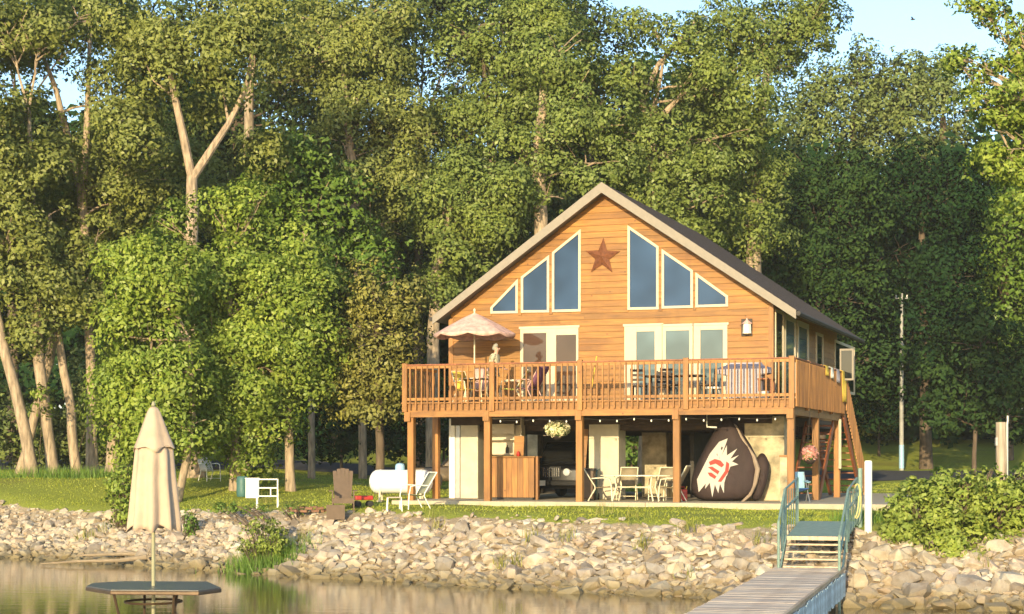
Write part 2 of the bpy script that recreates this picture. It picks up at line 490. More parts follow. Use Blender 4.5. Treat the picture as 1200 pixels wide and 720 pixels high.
# ------------------------------------------------------------------ terrain
SHORE = [(-400, 330), (-60, 90), (-25, 61), (-12.4, 51), (-6, 45.2), (0, 40.3), (3.7, 37.9), (6.75, 35.6), (10, 34.4), (16, 33), (40, 30), (400, 20)]
def shore_d(X, Y):
    X = np.asarray(X, float); Y = np.asarray(Y, float)
    best = np.full(X.shape, 1e9); sgn = np.ones(X.shape)
    for (x0, y0), (x1, y1) in zip(SHORE[:-1], SHORE[1:]):
        dx, dy = x1 - x0, y1 - y0
        L2 = dx * dx + dy * dy
        t = np.clip(((X - x0) * dx + (Y - y0) * dy) / L2, 0, 1)
        ex = X - x0 - t * dx; ey = Y - y0 - t * dy
        d = np.hypot(ex, ey)
        s = np.sign(dx * ey - dy * ex)
        m = d < best
        best = np.where(m, d, best); sgn = np.where(m, s, sgn)
    return best * np.where(sgn == 0, 1, sgn)

def sm(a, b, x):
    t = np.clip((x - a) / (b - a), 0, 1)
    return t * t * (3 - 2 * t)

def ground_z(X, Y):
    X = np.asarray(X, float); Y = np.asarray(Y, float)
    d = shore_d(X, Y)
    base = np.interp(Y, [30, 42, 48, 62, 72, 80, 88, 92, 106, 140, 400, 2000], [1.46, 1.54, 1.67, 1.72, 1.9, 1.95, 2.45, 2.5, 4.2, 5.0, 8, 10])
    left = sm(5, 18, -X)
    base = base + sm(3, 11, -X) * sm(54, 65, Y) * 0.52 - left * (1 - sm(53, 65, Y)) * 0.62
    slope = np.interp(d, [-9, -3, 0, 3.3, 4.2], [-1.8, -1.0, -0.02, 0.93, 1.0])
    z = np.where(slope < 0, slope, slope * base)
    z = z + 0.03 * np.sin(X * 1.7 + Y * 0.6) * np.sin(Y * 1.3) * (d > 3)
    return z
def gz(x, y): return float(ground_z(np.array([x]), np.array([y]))[0])

def grid_sheet(name, xs, ys, zf, mat, soil=False):
    Xg, Yg = np.meshgrid(xs, ys)
    Z = zf(Xg, Yg)
    co = np.stack([Xg, Yg, Z], -1).reshape(-1, 3)
    nx, ny = len(xs), len(ys)
    i = np.arange(ny - 1)[:, None] * nx + np.arange(nx - 1)[None, :]
    f = np.stack([i, i + 1, i + nx + 1, i + nx], -1).reshape(-1, 4)
    me = bpy.data.meshes.new(name)
    me.vertices.add(len(co)); me.vertices.foreach_set('co', co.ravel())
    me.loops.add(len(f) * 4); me.loops.foreach_set('vertex_index', f.ravel().astype(np.int32))
    me.polygons.add(len(f)); me.polygons.foreach_set('loop_start', np.arange(len(f), dtype=np.int32) * 4)
    me.update(calc_edges=True)
    if soil:
        at = me.attributes.new('soil', 'FLOAT', 'POINT')
        d = shore_d(Xg, Yg)
        s = 1 - sm(2.7, 3.8, d)
        s = np.maximum(s, 0.47 * (1 - sm(4.0, 6.5, d)) * sm(-2, -7, Xg) * 0)
        # worn soil under the trees at the back and a path by the dock
        s = np.maximum(s, 0.40 * sm(64, 68, Yg) * (1 - sm(72, 78, Yg)))
        at.data.foreach_set('value', s.ravel().astype(np.float32))
    return link_mesh(name, me, mat, smooth=True)

xs = np.unique(np.concatenate([np.linspace(-45, 45, 226), -45 - np.geomspace(1, 1500, 22), 45 + np.geomspace(1, 1500, 22)]))
ys = np.unique(np.concatenate([np.linspace(26, 110, 211), 110 + np.geomspace(1, 1800, 24), 26 - np.geomspace(1, 60, 8)]))
ground = tag(grid_sheet('ground', xs, ys, ground_z, GROUND, soil=True), kind='structure')

wb = MB(); wb.add([(-1500, -300, 0), (1500, -300, 0), (1500, 400, 0), (-1500, 400, 0)], [(0, 1, 2, 3)])
tag(wb.build('water', WATER), kind='structure')

tag(grid_sheet('road', np.linspace(-120, 140, 200), np.array([81, 82.3, 83.6, 84.9, 86.2, 87.5]), lambda X, Y: ground_z(X, Y) + 0.03, ASPH), kind='structure')

# ------------------------------------------------------------------ generic quads -> mesh (leaves, blades)
def quads_obj(name, co, nv, mat, parent=None):
    """co: (n, nv, 3) polygons"""
    n = co.shape[0]
    me = bpy.data.meshes.new(name)
    me.vertices.add(n * nv); me.vertices.foreach_set('co', co.astype(np.float32).ravel())
    me.loops.add(n * nv); me.loops.foreach_set('vertex_index', np.arange(n * nv, dtype=np.int32))
    me.polygons.add(n); me.polygons.foreach_set('loop_start', np.arange(n, dtype=np.int32) * nv)
    me.update(calc_edges=True)
    if LAST_SPRAY is not None and len(LAST_SPRAY) == n and nv == 4:
        at = me.attributes.new('spray', 'FLOAT_VECTOR', 'POINT')
        at.data.foreach_set('vector', np.repeat(unit(LAST_SPRAY), nv, axis=0).astype(np.float32).ravel())
    return link_mesh(name, me, mat, parent)

rng = np.random.default_rng(11)
def unit(v): return v / (np.linalg.norm(v, axis=-1, keepdims=True) + 1e-9)

LAST_SPRAY = None
def leaf_quads(cen, size, outward=None, flat=0.3):
    """rhombic leaves round the centres, facing roughly outward/up"""
    n = len(cen)
    nr = rng.normal(size=(n, 3))
    nr[:, 2] += flat
    if outward is not None: nr = nr * 0.48 + outward * 1.0
    nr = unit(nr)
    a = unit(np.cross(nr, rng.normal(size=(n, 3))))
    b = np.cross(nr, a)
    global LAST_SPRAY
    LAST_SPRAY = outward if outward is not None else nr
    s = (size * rng.uniform(0.55, 1.5, n))[:, None]
    k = nr * s * 0.18
    q = np.stack([cen - a * s * 0.62, cen - b * s * 0.34 + k, cen + a * s * 0.62, cen + b * s * 0.34 + k], 1)
    return q

# ------------------------------------------------------------------ grass blades (uncountable)
def make_grass():
    n = 330000
    X = rng.uniform(-30, 24, n); Y = 36 + (78 - 36) * rng.uniform(0, 1, n) ** 1.25
    keep = np.abs(X / Y) < 0.36
    X, Y = X[keep], Y[keep]
    d = shore_d(X, Y)
    a = R(19.6); ox, oy = 7.55, 47.2
    u = (X - ox) * math.cos(a) - (Y - oy) * math.sin(a); v = (X - ox) * math.sin(a) + (Y - oy) * math.cos(a)
    slab = (u > -11.7) & (u < 3.5) & (v > -0.6) & (v < 16)
    pr = sm(3.0, 3.8, d)
    pr = pr * np.clip(0.62 + 0.30 * np.sin(X * 1.1 + 1.3 * np.sin(Y * .7)) + 0.28 * np.sin(Y * 1.9 + X * .6), 0.12, 1)
    keep = (rng.uniform(0, 1, len(X)) < pr) & ~slab
    X, Y = X[keep], Y[keep]
    Z = ground_z(X, Y) - 0.01
    n = len(X)
    h = rng.uniform(0.02, 0.065, n) * np.where(rng.uniform(0, 1, n) < 0.04, 2.0, 1)
    an = rng.uniform(0, PI, n); w = 0.018
    lean = rng.normal(size=(n, 2)) * 0.03
    c = np.stack([X, Y, Z], -1)
    dx = np.stack([np.cos(an) * w, np.sin(an) * w, 0 * an], -1)
    tip = c + np.stack([lean[:, 0], lean[:, 1], h], -1)
    q = np.stack([c - dx, c + dx, tip], 1)
    tag(quads_obj('grass', q, 3, L_grass), 'short mown green grass covering the lawn around the house', 'grass', kind='stuff')
make_grass()

# ------------------------------------------------------------------ riprap
def rock_mesh(seed, name='rock', npt=20):
    r = random.Random(seed)
    bm = bmesh.new()
    sx, sy, sz = r.uniform(0.8, 1.15), r.uniform(0.7, 1.0), r.uniform(0.55, 0.8)
    for i in range(npt):
        v = Vector((r.gauss(0, 1), r.gauss(0, 1), r.gauss(0, 1))).normalized()
        m = max(abs(v.x), abs(v.y), abs(v.z))
        v = v * (0.45 + 0.55 / max(m, 0.62) * r.uniform(0.75, 1.0) * 0.62)
        bm.verts.new((v.x * sx, v.y * sy, v.z * sz))
    res = bmesh.ops.convex_hull(bm, input=bm.verts)
    bmesh.ops.delete(bm, geom=list(set(e for e in list(res['geom_interior']) + list(res['geom_unused']) if isinstance(e, bmesh.types.BMVert))), context='VERTS')
    bmesh.ops.recalc_face_normals(bm, faces=bm.faces)
    me = bpy.data.meshes.new(name)
    bm.to_mesh(me); bm.free()
    me.materials.append(ROCK)
    return me
ROCKS = [rock_mesh(i) for i in range(14)]

def make_riprap():
    root = empty('riprap_bank', (0, 40, 0)); tag(root, kind='structure')
    rk = []
    pts = []
    cell = {}
    tries = 0
    def ok(x, y, r):
        k = (int(x // 1), int(y // 1))
        for i in (-1, 0, 1):
            for j in (-1, 0, 1):
                for (a, b, c) in cell.get((k[0] + i, k[1] + j), ()):
                    if math.hypot(a - x, b - y) < (c + r) * 0.56: return False
        cell.setdefault(k, []).append((x, y, r)); return True
    cand = []
    # sample along the shoreline
    segs = SHORE[2:-1]
    N0 = 34000
    for _ in range(N0):
        i = random.randrange(len(segs) - 1)
        cand.append(i)
    Ls = [math.hypot(segs[i + 1][0] - segs[i][0], segs[i + 1][1] - segs[i][1]) for i in range(len(segs) - 1)]
    tot = sum(Ls)
    X = []; Y = []
    for _ in range(N0):
        s = random.uniform(0, tot); i = 0
        while s > Ls[i]: s -= Ls[i]; i += 1
        (x0, y0), (x1, y1) = segs[i], segs[i + 1]
        t = s / Ls[i]; nx, ny = -(y1 - y0) / Ls[i], (x1 - x0) / Ls[i]
        dd = random.uniform(-0.7, 3.6)
        X.append(x0 + (x1 - x0) * t + nx * dd); Y.append(y0 + (y1 - y0) * t + ny * dd)
    X = np.array(X); Y = np.array(Y); D = shore_d(X, Y); Z = ground_z(X, Y)
    for x, y, d, z in sorted(zip(X, Y, D, Z), key=lambda q: random.random()):
        if d < -0.7 or d > 3.4 + 0.25 * math.sin(x * 1.3) + .15 * math.sin(x * 3.7): continue
        if x > 22 or x < -26: continue
        big = random.random()
        r = 0.13 + 0.18 * big ** 1.6
        if x < -6: r *= 0.92
        if x > 6.5: r *= 1.12
        if d < 1.2: r *= 1.15
        if d > 2.6: r *= 0.8; z -= 0.10
        px = 600 + F * x / y; 
        if 908 < px < 1003 and z > 0.45 and d > 0.4: r = min(r, 0.26)
        if ok(x, y, r): rk.append((x, y, z, r, px))
    # the few boulders one can pick out
    for (px, py, Y0, r) in ((793, 606, 42.0, 0.30), (870, 628, 39.0, 0.40), (1185, 690, 35.5, 0.42), (1075, 690, 35.6, 0.42), (105, 604, 55, 0.42), (135, 601, 55, 0.40), (430, 602, 46.5, .3), (1050, 700, 35.2, .36), (230, 640, 47.5, .4)):
        p = P(px, py, Y0)
        rk.append((p.x, p.y, gz(p.x, p.y), r, px))
    rk.sort(key=lambda q: -(q[3] * (1 if -30 < q[4] < 1230 else 0.01) / q[1]))
    small = MB()
    for k, (x, y, z, r, px) in enumerate(rk):
        rot = Matrix.Rotation(random.uniform(0, 6.28), 4, 'Z') @ Matrix.Rotation(random.uniform(-.5, .5), 4, 'X') @ Matrix.Rotation(random.uniform(-.5, .5), 4, 'Y')
        sc = Matrix.Diagonal((r * random.uniform(1.0, 1.5), r * random.uniform(1.0, 1.3), r * random.uniform(0.9, 1.25), 1))
        m = Matrix.Translation((x, y, z + r * random.uniform(0.0, 0.3))) @ rot @ sc
        me = ROCKS[k % len(ROCKS)]
        if k < 300:
            o = bpy.data.objects.new('rock', me); COL.objects.link(o)
            o.parent = root; o.matrix_local = Matrix.Translation((0, -40, 0)) @ m
        else:
            small.add([m @ v.co for v in me.vertices], [tuple(p.vertices) for p in me.polygons])
    # rubble filling the gaps
    for _ in range(7000):
        i = random.randrange(len(X)); x, y, z = X[i] + random.uniform(-.3, .3), Y[i] + random.uniform(-.3, .3), 0
        if x > 20 or x < -24 or D[i] > 3.1: continue
        r = random.uniform(0.05, 0.12); z = gz(x, y)
        rot = Matrix.Rotation(random.uniform(0, 6.28), 4, 'Z') @ Matrix.Rotation(random.uniform(-1, 1), 4, 'X')
        m = Matrix.Translation((x, y, z + r * 0.5)) @ rot @ Matrix.Diagonal((r * 1.3, r, r, 1))
        me = ROCKS[i % 4]
        small.add([m @ v.co for v in me.vertices], [tuple(p.vertices) for p in me.polygons])
    me = bpy.data.meshes.new('smaller_rocks'); me.from_pydata(small.v, [], small.f)
    bm = bmesh.new(); bm.from_mesh(me); bmesh.ops.recalc_face_normals(bm, faces=bm.faces); bm.to_mesh(me); bm.free()
    o = link_mesh('smaller_rocks', me, ROCK, root)
    o.location = (0, -40, 0)
    tag(o, kind='stuff')
    print('rocks', len(rk))
make_riprap()

# ------------------------------------------------------------------ house local frame
HA = R(19.6)
HO = Vector((7.55, 47.2, 1.80))
ca, sa = math.cos(HA), math.sin(HA)
def hw(u, v, z):   # house local -> world
    return Vector((HO.x + u * ca + v * sa, HO.y - u * sa + v * ca, HO.z + z))
def hu(px, v):     # photo column on the plane v -> u
    t = (px - CX) / F
    return (t * HO.y + t * v * ca - HO.x - v * sa) / (ca + t * sa)
def hv(px, u):     # photo column on the plane u -> v
    t = (px - CX) / F
    return (t * HO.y - t * u * sa - HO.x - u * ca) / (sa - t * ca)
def hz(py, u, v):
    Y = HO.y - u * sa + v * ca
    return CZ + (HY - py) / F * Y - HO.z
def HP(px, py, v):
    u = hu(px, v); return (u, hz(py, u, v))

# patio slab
pb = MB(); pb.box2((-11.6, -0.35, -0.45), (-4.0, 15.5, -0.004)); pb.box2((-3.99, -0.35, -0.45), (3.3, 15.5, -0.004))
pt = pb.build('patio', CONC, bevel=0.01, seg=1); pt.location = HO; pt.rotation_euler = (0, 0, -HA); tag(pt, kind='structure')

house = empty('lake_house', HO, -HA, 'orange cedar sided gable house raised on pillars with a wrap around deck', 'house')
VW = 2.6     # wall plane
VR = 2.05    # rake plane
VB = 14.0    # back
FL = 2.84    # deck floor
uL, uR = hu(528, VW), hu(905, VW)

apex = HP(705, 214, VR)
eL = HP(507, 371, VR); eR = HP(933, 364, VR)
def roofz(u):
    if u < apex[0]: return apex[1] + (u - apex[0]) * (apex[1] - eL[1]) / (apex[0] - eL[0])
    return apex[1] + (u - apex[0]) * (eR[1] - apex[1]) / (eR[0] - apex[0])
print('house', uL, uR, apex, eL, eR)
TH = 0.26
# roof slopes
for (e, nm) in ((eL, 'roof_slope'), (eR, 'roof_slope')):
    m = MB()
    m.prism([(apex[0], apex[1]), (e[0], e[1]), (e[0], e[1] - 0.12), (apex[0], apex[1] - 0.16)], VR + 0.03, VB + 0.5)
    rf = m.build(nm, SHINGLE, house)
    # shingle courses: low steps up the slope
    m = MB(); ns = 26
    for k in range(ns):
        t0 = k / ns; t1 = (k + 1) / ns
        p0 = (e[0] + (apex[0] - e[0]) * t0, e[1] + (apex[1] - e[1]) * t0)
        p1 = (e[0] + (apex[0] - e[0]) * t1, e[1] + (apex[1] - e[1]) * t1)
        m.prism([(p0[0], p0[1] + 0.004), (p0[0], p0[1] + 0.022), (p1[0], p1[1] + 0.006), (p1[0], p1[1] + 0.003)], VR + 0.02, VB + 0.51)
    m.build('shingle_course', SHINGLE, rf)['kind'] = 'stuff'
    # rake fascia board on the front and soffit
    m = MB()
    m.prism([(apex[0], apex[1] + 0.01), (e[0], e[1] + 0.01), (e[0], e[1] - TH + 0.02), (apex[0], apex[1] - TH - 0.04)], VR - 0.03, VR + 0.015)
    m.build('rake_board', TAUPE, rf)
    m = MB()
    m.prism([(apex[0], apex[1] - 0.17), (e[0], e[1] - 0.13), (e[0], e[1] - 0.15), (apex[0], apex[1] - 0.19)], VR + 0.02, VB + 0.4)
    m.build('soffit', TAUPE, rf)
m = MB(); m.tube([(eR[0] + 0.06, VR, eR[1] - 0.08), (eR[0] + 0.06, VB + 0.5, eR[1] - 0.08)], 0.07, 6); m.build('gutter', DARKW, house)
m = MB(); m.tube([(eL[0] - 0.06, VR, eL[1] - 0.08), (eL[0] - 0.06, VB + 0.5, eL[1] - 0.08)], 0.07, 6); m.build('gutter', DARKW, house)

# openings on the front wall (photo polygons)
def poly(pts, v): return [HP(a, b, v) for a, b in pts]
FR = VW - 0.03
gw = [
 [(577.5, 365.0), (604.4, 364.6), (604.4, 333.5), (577.5, 361.5)],
 [(613.3, 363.9), (641.1, 363.6), (641.1, 304.5), (613.3, 326.0)],
 [(649.7, 363.2), (678.0, 362.6), (678.0, 274.4), (649.7, 297.4)],
 [(738.3, 360.6), (769.2, 360.0), (769.2, 290.5), (738.3, 269.5)],
 [(778.3, 359.0), (809.4, 358.2), (809.4, 318.6), (778.3, 297.4)],
 [(818.0, 357.6), (850.5, 356.6), (850.5, 348.5), (818.0, 325.0)]]
gw = [poly(g, FR) for g in gw]
drs = [  # outer frame, list of glass rectangles, glass material
 ((610, 678, 386), [(613.5, 640.5, 391), (652, 675.5, 393)], GLASSD),
 ((732, 776, 383), [(746, 767.5, 389)], GLASST),
 ((776.5, 812, 383), [(780.5, 808, 388)], GLASST),
 ((813, 852.5, 382), [(821, 847.5, 387)], GLASST)]
def inset(pl, d):
    c = Vector((sum(p[0] for p in pl) / len(pl), sum(p[1] for p in pl) / len(pl)))
    n = len(pl); out = []
    # offset every edge outward by d
    lines = []
    for i in range(n):
        a = Vector(pl[i]); b = Vector(pl[(i + 1) % n]); t = (b - a).normalized(); nn = Vector((t.y, -t.x))
        if nn.dot((a + b) / 2 - c) < 0: nn = -nn
        lines.append((a + nn * d, t))
    for i in range(n):
        (p, r), (q, s) = lines[i - 1], lines[i]
        cr = r.x * s.y - r.y * s.x
        k = ((q.x - p.x) * s.y - (q.y - p.y) * s.x) / cr
        out.append((p.x + r.x * k, p.y + r.y * k))
    return out
holes = [inset(g, 0.062) for g in gw]
for (a, b, top), gl, mt in drs:
    u0, z1 = HP(a, top, FR); u1, _ = HP(b, top, FR)
    holes.append([(u0, FL), (u1, FL), (u1, z1), (u0, z1)])

def span(pl, z):
    xs_ = []
    n = len(pl)
    for i in range(n):
        (x0, z0), (x1, z1) = pl[i], pl[(i + 1) % n]
        if (z0 - z) * (z1 - z) <= 0 and z0 != z1:
            xs_.append(x0 + (x1 - x0) * (z - z0) / (z1 - z0))
    if len(xs_) < 2: return None
    return min(xs_), max(xs_)
def wall_int(z):
    """free intervals of the front wall at height z"""
    l = uL; r = uR
    zl = roofz(uL) - 0.2; zr = roofz(uR) - 0.2
    if z > zl: l = apex[0] + (z + 0.2 - apex[1]) * (apex[0] - eL[0]) / (apex[1] - eL[1])
    if z > zr: r = apex[0] + (z + 0.2 - apex[1]) * (eR[0] - apex[0]) / (eR[1] - apex[1])
    if r - l < 0.02: return []
    segs = [(l, r)]
    for h in holes:
        s = span(h, z)
        if not s: continue
        new = []
        for (a, b) in segs:
            if s[1] <= a or s[0] >= b: new.append((a, b)); continue
            if s[0] - a > 0.01: new.append((a, s[0]))
            if b - s[1] > 0.01: new.append((s[1], b))
        segs = new
    return segs
# backing wall
wm = MB()
wm.prism([(uL, FL - 0.35), (uR, FL - 0.35), (uR, roofz(uR) - 0.17), (apex[0], apex[1] - 0.21), (uL, roofz(uL) - 0.17)], VW + 0.002, VW + 0.15)
fw = wm.build('front_wall', CEDAR, house)
bh = 0.185; z = FL - 0.1; nb = 0
while z < apex[1] - 0.2:
    z0, z1 = z, z + bh
    a = wall_int(z0 + 0.003); b = wall_int(z1 - 0.003)
    if len(a) != len(b):
        mid = wall_int((z0 + z1) / 2); a = b = mid
        if z0 > apex[1] - 0.6: a = b = a
    for (s0, s1) in zip(a, b):
        # split long boards at random butt joints
        L = s0[1] - s0[0]; cuts = [0.0]
        if L > 4: cuts.append(random.uniform(0.3, 0.7))
        cuts.append(1.0)
        for c0, c1 in zip(cuts[:-1], cuts[1:]):
            A0 = s0[0] + (s0[1] - s0[0]) * c0; A1 = s0[0] + (s0[1] - s0[0]) * c1
            B0 = s1[0] + (s1[1] - s1[0]) * c0; B1 = s1[0] + (s1[1] - s1[0]) * c1
            g = 0.0015 if c0 else 0; g2 = 0.0015 if c1 < 1 else 0
            if A1 - A0 < 0.03 and B1 - B0 < 0.03: continue
            m = MB()
            y0, y1 = VW - 0.040, VW - 0.010
            m.add([(A0 + g, y0, z0), (A1 - g2, y0, z0), (B1 - g2, y1, z1 - 0.006), (B0 + g, y1, z1 - 0.006),
                   (A0 + g, VW, z0), (A1 - g2, VW, z0), (B1 - g2, VW, z1 - 0.006), (B0 + g, VW, z1 - 0.006)],
                  [(0, 1, 2, 3), (4, 7, 6, 5), (0, 4, 5, 1), (3, 2, 6, 7), (0, 3, 7, 4), (1, 5, 6, 2)])
            m.build('siding_board', CEDAR, fw); nb += 1
    z += bh
print('boards', nb)
# side walls / back wall / floor
m = MB(); m.box2((uR - 0.12, VW + 0.16, FL - 0.35), (uR - 0.002, VB, roofz(uR) - 0.15)); sw = m.build('side_wall', CEDAR, house)
z = FL - 0.1
while z < roofz(uR) - 0.25:
    m = MB(); m.add([(uR, VW + 0.0, z), (uR + 0.028, VW + 0.0, z), (uR + 0.014, VW + 0.0, z + 0.18), (uR, VW, z + 0.18), (uR, VB, z), (uR + 0.028, VB, z), (uR + 0.014, VB, z + 0.18), (uR, VB, z + 0.18)],
        [(0, 1, 2, 3), (4, 7, 6, 5), (0, 4, 5, 1), (1, 5, 6, 2), (2, 6, 7, 3), (0, 3, 7, 4)])
    m.build('siding_board', CEDAR, sw); z += 0.186
m = MB(); m.box2((uL + 0.002, VW + 0.16, FL - 0.35), (uL + 0.12, VB, roofz(uL) - 0.15)); m.build('side_wall', CEDAR, house)
m = MB(); m.prism([(uL + .13, FL - 0.3), (uR - .13, FL - 0.3), (uR - .13, roofz(uR) - 0.2), (apex[0], apex[1] - 0.25), (uL + .13, roofz(uL) - 0.2)], VB - 0.15, VB - 0.01); m.build('back_wall', CEDAR, house)
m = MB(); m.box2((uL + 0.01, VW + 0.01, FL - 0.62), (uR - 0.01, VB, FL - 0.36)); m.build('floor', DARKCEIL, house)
m = MB()
for k in range(30):
    v = VW + 0.2 + k * 0.38
    m.box2((uL + 0.05, v, FL - 0.80), (uR - 0.05, v + 0.05, FL - 0.622))
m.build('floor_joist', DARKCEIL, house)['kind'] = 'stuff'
# corner trim, cream band above the star
m = MB(); m.box2((uR - 0.10, VW - 0.05, FL), (uR + 0.045, VW - 0.032, roofz(uR) - 0.32)); m.box2((uR + 0.03, VW - 0.032, FL), (uR + 0.045, VW + 0.1, roofz(uR) - 0.3)); m.build('corner_trim', CEDARV, house)
m = MB(); m.box2((uL - 0.045, VW - 0.05, FL), (uL + 0.10, VW - 0.032, roofz(uL) - 0.3)); m.build('corner_trim', CEDARV, house)

# gable windows: frame ring + pane
for i, g in enumerate(gw):
    outer = inset(g, 0.072)
    m = MB(); n = 4
    y0, y1 = VW - 0.055, VW
    vs2 = [(p[0], y0, p[1]) for p in outer] + [(p[0], y0, p[1]) for p in g] + [(p[0], y1, p[1]) for p in outer] + [(p[0], y1, p[1]) for p in g]
    fs2 = []
    for k in range(n):
        j = (k + 1) % n
        fs2 += [(k, j, n + j, n + k), (k, 2 * n + k, 2 * n + j, j), (n + k, n + j, 3 * n + j, 3 * n + k)]
    m.add(vs2, fs2)
    fo = m.build('gable_window', CREAM, house)
    m = MB(); m.prism(inset(g, 0.01), VW - 0.022, VW - 0.004); m.build('pane', GLASSB, fo)

# doors
for (a, b, top), gl, mt in drs:
    u0, z1 = HP(a, top, FR); u1, _ = HP(b, top, FR)
    m = MB()
    edges = []
    xs3 = [u0]
    for (ga, gb, gt) in gl:
        xs3 += [hu(ga, FR), hu(gb, FR)]
    xs3.append(u1)
    y0 = VW - 0.06
    for k in range(0, len(xs3), 2):
        m.box2((xs3[k], y0, FL + 0.02), (xs3[k + 1], VW - 0.001, z1))
    for j, (ga, gb, gt) in enumerate(gl):
        zt = HP(ga, gt, FR)[1]
        m.box2((xs3[2 * j + 1] + .001, y0 + .004, zt), (xs3[2 * j + 2] - .001, VW - 0.001, z1 - .002))
        m.box2((xs3[2 * j + 1] + .001, y0 + .004, FL + 0.022), (xs3[2 * j + 2] - .001, VW - 0.001, FL + 0.16))
    m.box2((u0 - 0.04, y0 - 0.015, z1 + 0.001), (u1 + 0.04, VW - 0.002, z1 + 0.07))
    d = m.build('glass_door', CREAM, house)
    for j, (ga, gb, gt) in enumerate(gl):
        zt = HP(ga, gt, FR)[1]
        m = MB(); m.box2((xs3[2 * j + 1] - .01, VW - 0.03, FL + 0.15), (xs3[2 * j + 2] + .01, VW - 0.008, zt + 0.01)); m.build('pane', mt, d)
    m = MB(); hx = xs3[1] - 0.05 if len(gl) == 1 else xs3[2] + 0.06
    m.tube([(hx, y0 - 0.05, FL + 0.95), (hx, y0 - 0.05, FL + 1.15)], 0.012, 6); m.bar((hx, y0 - .05, FL + 1.05), (hx, y0, FL + 1.05), .02); m.build('handle', GREYM, d)
# side wall windows
for (a, b, zt, zb, gm) in ((907, 916.5, 0.3, FL, GLASSK), (918, 931, 0.32, FL, GLASST), (933, 946, 0.36, FL, GLASST), (955, 963, 0.5, FL + 0.9, GLASSK), (977, 1000, 0.5, FL + 0.7, GLASSK)):
    v0, v1 = hv(a, uR), hv(b, uR)
    z1 = roofz(uR) - zt - 0.1
    m = MB(); x0 = uR + 0.002; x1 = uR + 0.06
    fz = zb + 0.02
    w = 0.09 if gm is GLASSK else 0.17
    m.box2((x0, v0, fz), (x1, v0 + w, z1)); m.box2((x0, v1 - w, fz), (x1, v1, z1))
    m.box2((x0, v0 + w, z1 - w), (x1 - .003, v1 - w, z1)); m.box2((x0, v0 + w, fz), (x1 - .003, v1 - w, fz + w))
    fo = m.build('side_window', CREAM, house)
    m = MB(); m.box2((uR + 0.03, v0 + w - .01, fz + w - .01), (uR + 0.036, v1 - w + .01, z1 - w + .01)); m.build('pane', gm, fo)
print('side win v', hv(907, uR), hv(946, uR), hv(977, uR), hv(1000, uR))
# open casement sash sticking out on the side wall
vc = 8.2
m = MB(); zz0, zz1 = hz(446, 0, 8.2), hz(409, 0, 8.2)
x0 = max(uR + 0.06, hu(984, vc)); x1 = hu(1000.5, vc)
m.box2((x0, vc, zz0), (x0 + .05, vc + .05, zz1)); m.box2((x1 - .06, vc, zz0), (x1, vc + .05, zz1)); m.box2((x0 + .05, vc + .002, zz1 - .06), (x1 - .06, vc + .048, zz1)); m.box2((x0 + .05, vc + .002, zz0), (x1 - .06, vc + .048, zz0 + .06))
fo = m.build('open_casement', TAUPE, house)
m = MB(); m.box2((x0 + .045, vc + .02, zz0 + .05), (x1 - .055, vc + .03, zz1 - .05)); m.build('pane', GLASSK, fo)

# pillars below
def pillar(pa, pb_, v, depth, mat, z1=FL - 0.63, z0=0.0):
    u0, u1 = hu(pa, v), hu(pb_, v)
    m = MB(); m.box2((u0, v, z0), (u1, v + depth, z1)); return m.build('pillar', mat, house, bevel=0.012, seg=1)
pillar(690, 725, VW + 0.05, 0.75, STUCCO, FL - 0.05 - .36)
pillar(872, 919, VW + 0.05, 0.6, STUCCOB, FL - .41)
pillar(539.5, 560, VW + 0.05, 0.6, STUCCO, FL - .41)
pillar(526, 533, VW + 0.03, 0.2, WHITE, FL - .41)
pillar(533.3, 539.2, VW + 0.09, 0.4, DARKW if False else GREYM, FL - .41)
pillar(752, 781, VW + 4.2, 0.8, STUCCOB)
pillar(618, 630, VW + 8.2, 0.6, STUCCOB)
pillar(890, 915, VW + 6.0, 0.6, STUCCOB)
# storage walls at the back of the carport
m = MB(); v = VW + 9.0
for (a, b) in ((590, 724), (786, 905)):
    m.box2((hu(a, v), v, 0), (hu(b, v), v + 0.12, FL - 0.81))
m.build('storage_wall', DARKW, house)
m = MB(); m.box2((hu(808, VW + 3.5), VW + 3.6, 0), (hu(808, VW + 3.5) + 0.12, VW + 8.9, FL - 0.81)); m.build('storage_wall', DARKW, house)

# ------------------------------------------------------------------ deck (part of the house)
m = MB()
uE = hu(472, 0.0)         # left end
uS = 0.0                  # right end
VD = 8.6                  # walkway runs this far back
m.box2((uE + 0.02, 0.03, FL - 0.30), (uS - 0.02, 0.07, FL - 0.045))
m.box2((uS - 0.06, 0.075, FL - 0.30), (uS - 0.02, VD, FL - 0.045))
m.box2((uE + 0.02, 0.075, FL - 0.30), (uE + 0.06, VW + 0.5, FL - 0.045))
u = uE + 0.4
while u < uS - 0.1:
    m.box2((u, 0.075, FL - 0.24), (u + 0.04, VW - 0.02, FL - 0.045)); u += 0.41
deck = m.build('deck', CEDARB, house)
m = MB(); u = uE - 0.03
while u < uS + 0.03:
    m.box2((u, -0.05, FL - 0.038), (min(u + 0.137, uS + 0.04), VW - 0.035, FL)); u += 0.143
v = VW
while v < VD:
    m.box2((uR + 0.07, v, FL - 0.038), (uS + 0.04, v + 0.137, FL)); v += 0.143
m.build('deck_board', CEDARV, deck)['kind'] = 'stuff'
